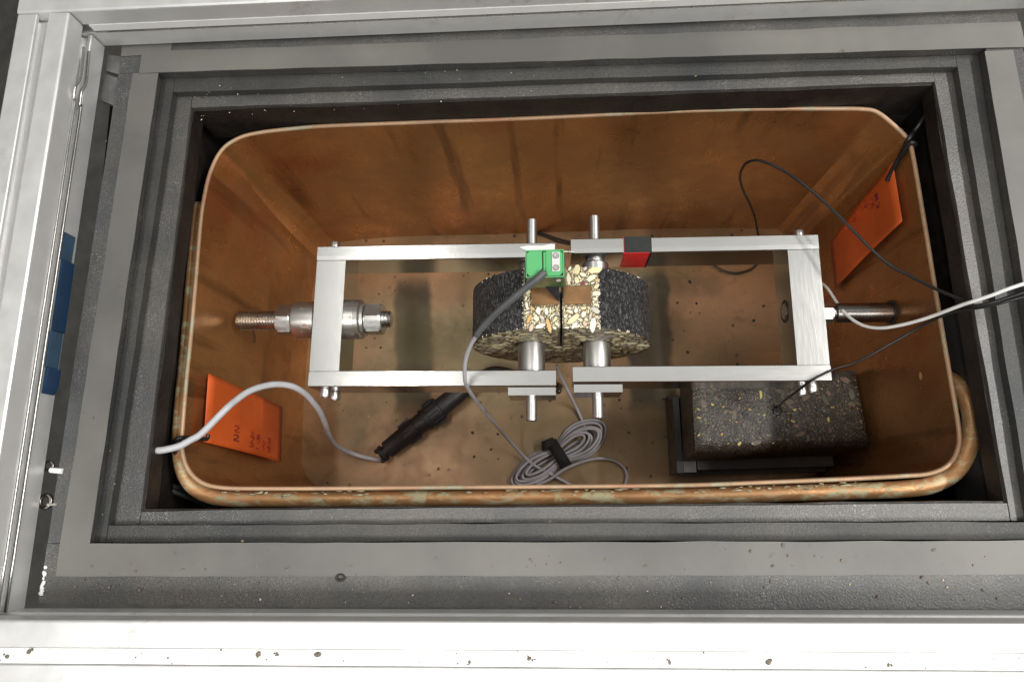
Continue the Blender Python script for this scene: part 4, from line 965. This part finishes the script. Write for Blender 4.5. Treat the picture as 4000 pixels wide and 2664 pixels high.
bm = bmesh.new(); tube(bm, [(-284, -78, 77), (-287.4, -79.6, 78), (-291.0, -82, 74), (-294, -87, 66), (-294, -92, 60)], 1.5, 10, 6); obj('knot', bm, M['black_wire'], t, True)

# ------------------------------------------------------------------ dark asphalt block on its support
blk = thing('asphalt_block', 'dark rectangular asphalt block flecked with ochre stones, probe wire in its top', 'asphalt block', (210, -60, -150))
def BL(x, y, z):    # local block coords: x -84..84, y -31..31
    c, s = math.cos(0.005), math.sin(0.005); return (195.5+x*c-y*s, -63.0+x*s+y*c, z)
bm = bmesh.new(); nX, nY = 60, 24; top = []
ZK = -52.0
for i in range(nX+1):
    r_ = []
    for j in range(nY+1):
        x = -76.5+152*i/nX; y = -27.5+64*j/nY
        z = ZK+0.5*noise.noise(Vector((x*0.12, y*0.12, 0)))+0.3*noise.noise(Vector((x*0.5, y*0.5, 3)))
        ex = min(i, nX-i)/1.5; ey = min(j, nY-j)/1.5; ee = min(ex, ey)
        if ee < 1: z -= (1-ee)*1.8
        if x > 60 and y > 18: z -= 0.0
        x *= 1-0.0006*(y+31); r_.append((x, y, z))
    top.append(r_)
V = [[bm.verts.new(BL(*p)) for p in r_] for r_ in top]
for i in range(nX):
    for j in range(nY): bm.faces.new((V[i][j], V[i+1][j], V[i+1][j+1], V[i][j+1]))
per = [V[i][0] for i in range(nX+1)]+[V[nX][j] for j in range(1, nY+1)]+[V[i][nY] for i in range(nX-1, -1, -1)]+[V[0][j] for j in range(nY-1, 0, -1)]
prev = per
for dz, gx in ((-8, 1.03), (-58, 1.03)):
    cur = []
    for v_ in per:
        co_ = v_.co; lx, ly = co_.x-195.5, co_.y+63; k = 1.5*noise.noise(co_*0.1+Vector((0, 0, dz)))
        fy = -8.0 if (ly < -24 and dz < -20) else (-3 if ly < -24 else 0)
        cur.append(bm.verts.new((195.5+lx*(gx-0.018)+0*k, -63+ly*gx+fy+k*0.3, ZK+dz)))
    for i in range(len(per)): bm.faces.new((prev[i], prev[(i+1) % len(per)], cur[(i+1) % len(per)], cur[i]))
    prev = cur
bm.faces.new(prev[::-1])
autosmooth(obj('block_body', bm, M['block'], blk), 40)
bs = pack(147, 56, [(6, 11, 16), (3.5, 6, 55), (2, 3.5, 110), (1, 2, 160)], lambda X_, Y_: (X_ > 200), 1500, 0.5, (0.3, 0.7))
rng.shuffle(bs)
bs = sorted([tuple(s) for s in bs], key=lambda s: -s[2])
stones(blk, lambda x, y, h: BL(x, y+2.5, ZK+0.15+h+0.5*noise.noise(Vector((x*0.12, (y+2.5)*0.12, 0)))), bs, 120, 0.2, BST, [12, 40, 26, 10, 5])
bm = bmesh.new(); hp = [(194.7, -59.7, -52)][0]; lathe(bm, (hp[0], hp[1], -51.6), (0, 0, 1), [(0, 4.4), (0.9, 3.4), (0.5, 1.5)], 14); obj('plug_hole', bm, M['black_wire'], blk, True)

sup = thing('block_support', 'grey black steel tray under the dark asphalt block on the tank floor', 'tray', (210, -80, -174))
bm = bmesh.new(); hexa(bm, [(114, -112), (268, -113.5), (269, -28), (116, -30)], -174.2, -150, bev=0.8); obj('base_plate', bm, M['tray'], sup)
bm = bmesh.new(); hexa(bm, [(112, -110.5), (118, -110.5), (119.5, -36), (113.5, -36)], -149.8, -113, bev=0.8); obj('flange', bm, M['tray'], sup)
bm = bmesh.new(); hexa(bm, [(119, -110), (131, -110.4), (132, -90), (119, -89)], -149.8, -116, bev=0.8); obj('spacer', bm, M['tray_pale'], sup)
bm = bmesh.new(); hexa(bm, [(134, -108), (266, -109), (266, -97), (134, -96)], -149.8, -124, bev=0.6); obj('bar', bm, M['tray'], sup)
bm = bmesh.new(); hexa(bm, [(122, -88), (262, -89), (262, -36), (122, -36)], -149.8, -110.2, bev=0.6); obj('bar', bm, M['tray'], sup)

# ------------------------------------------------------------------ grit and crumbs
def crumbs(bm, n, area_, r0, r1, zf, flat_=0.6, dens=None):
    x0, x1, y0, y1 = area_
    for _ in range(n):
        x, y = random.uniform(x0, x1), random.uniform(y0, y1)
        if dens and not dens(x, y): continue
        r = r0+(r1-r0)*random.random()**3
        mt = Matrix.Translation((x, y, zf(x, y)+r*0.35)) @ Matrix.Rotation(random.uniform(0, 6.3), 4, 'Z') @ Matrix.Diagonal((r*random.uniform(.8, 1.7), r, r*flat_, 1))
        res = bmesh.ops.create_icosphere(bm, subdivisions=1, radius=1, matrix=mt)
        for v_ in res['verts']: v_.co += Vector((random.uniform(-1, 1), random.uniform(-1, 1), random.uniform(-.4, .4)))*r*0.28
M['crumb'] = plain('asphalt_crumb', (0.16, 0.13, 0.10), 0.7, 0, 0.5, 400)
M['crumb_dark'] = plain('black_grit', (0.035, 0.028, 0.02), 0.6, 0, 0.5, 400)
M['crumb_pale'] = plain('pale_crumb', (0.62, 0.56, 0.38), 0.7, 0, 0.3, 300)
def ynear(x): return -183.7-(x+460)*0.02438
bm = bmesh.new()
for _ in range(150):
    x = random.uniform(-350, 300); y = ynear(x)-15.6-random.uniform(0.6, 8.4)
    if noise.noise(Vector((x*0.012, 0, 4))) < -0.1 and random.random() < 0.6: continue
    r = 0.14+0.5*random.random()**5
    crumbs(bm, 1, (x, x, y, y), r, r, lambda a, b2: 158.9)
for x, r in ((-336, 1.1), (-322, 1.5), (-183, 1.7), (-148, 1.6), (-172, 0.9), (52, 0.9), (-26, 1.1), (106, 1.5), (-60, 0.8), (170, 0.9)):
    y = ynear(x)-15.6-random.uniform(2, 7); crumbs(bm, 1, (x, x, y, y), r, r, lambda a, b2: 158.9)
    crumbs(bm, 2, (x-2, x+2, y-1.5, y+1.5), r*0.6, r*0.6, lambda a, b2: 158.9)
tag(obj('slot_grit', bm, M['crumb']), 'dark asphalt crumbs lying in the slot of the bottom aluminium profile', 'grit')['kind'] = 'stuff'
bm = bmesh.new()
crumbs(bm, 90, (-330, 300, -176, -160), 0.25, 1.1, lambda x, y: 118.1); crumbs(bm, 70, (-330, 300, -196, -176), 0.3, 1.2, lambda x, y: 117.2)
crumbs(bm, 30, (-340, -305, -140, 200), 0.2, 0.8, lambda x, y: 117.8, dens=lambda x, y: True)
crumbs(bm, 40, (-320, 320, 205, 220), 0.2, 0.6, lambda x, y: 118.5)
tag(obj('foam_grit', bm, M['crumb']), 'small dark crumbs scattered over the foam frame', 'grit')['kind'] = 'stuff'
bm = bmesh.new()
crumbs(bm, 40, (-300, 290, -196, -178), 0.2, 0.6, lambda x, y: 117.3); crumbs(bm, 22, (-280, 280, 172, 182), 0.2, 0.6, lambda x, y: 102.2)
crumbs(bm, 26, (-280, 285, 184, 200), 0.2, 0.5, lambda x, y: 109.2)
tag(obj('pale_grit', bm, M['crumb_pale']), 'tiny pale grains scattered over the foam frame', 'grit')['kind'] = 'stuff'
bm = bmesh.new()
crumbs(bm, 320, (-278, 268, -110, 160), 0.25, 1.7, lambda x, y: -174.4, 0.4, lambda x, y: noise.noise(Vector((x*0.02, y*0.02, 7))) > -0.15)
tag(obj('floor_grit', bm, M['crumb_dark']), 'dark grit scattered over the copper tank floor', 'grit')['kind'] = 'stuff'
bm = bmesh.new(); 
for x, y, r in ((-349.6, -161, 1.0), (-349.9, -165, 1.3), (-350.2, -168, 1.1), (-350.0, -171.5, 1.6), (-350.4, -174.5, 1.4), (-350.7, -177.5, 1.5), (-350.2, -176, 1.2)): crumbs(bm, 1, (x, x, y, y), r, r, lambda a, b2: 117)
tag(obj('paint_flakes', bm, M['white']), 'white flakes on the outer foam edge near the bottom left corner', 'flakes')['kind'] = 'stuff'
# loop stub / worn dark ring mark on the near tape
t = bmesh.new(); tube(t, [(-148.5+2.6*math.cos(a), -172.5+1.9*math.sin(a), 118.6) for a in [k*math.pi/4 for k in range(8)]], 0.7, 6, 4, True)
tag(obj('rubber_ring', t, M['black_wire'], None, True), 'tiny black rubber ring on the near foam strip', 'ring')
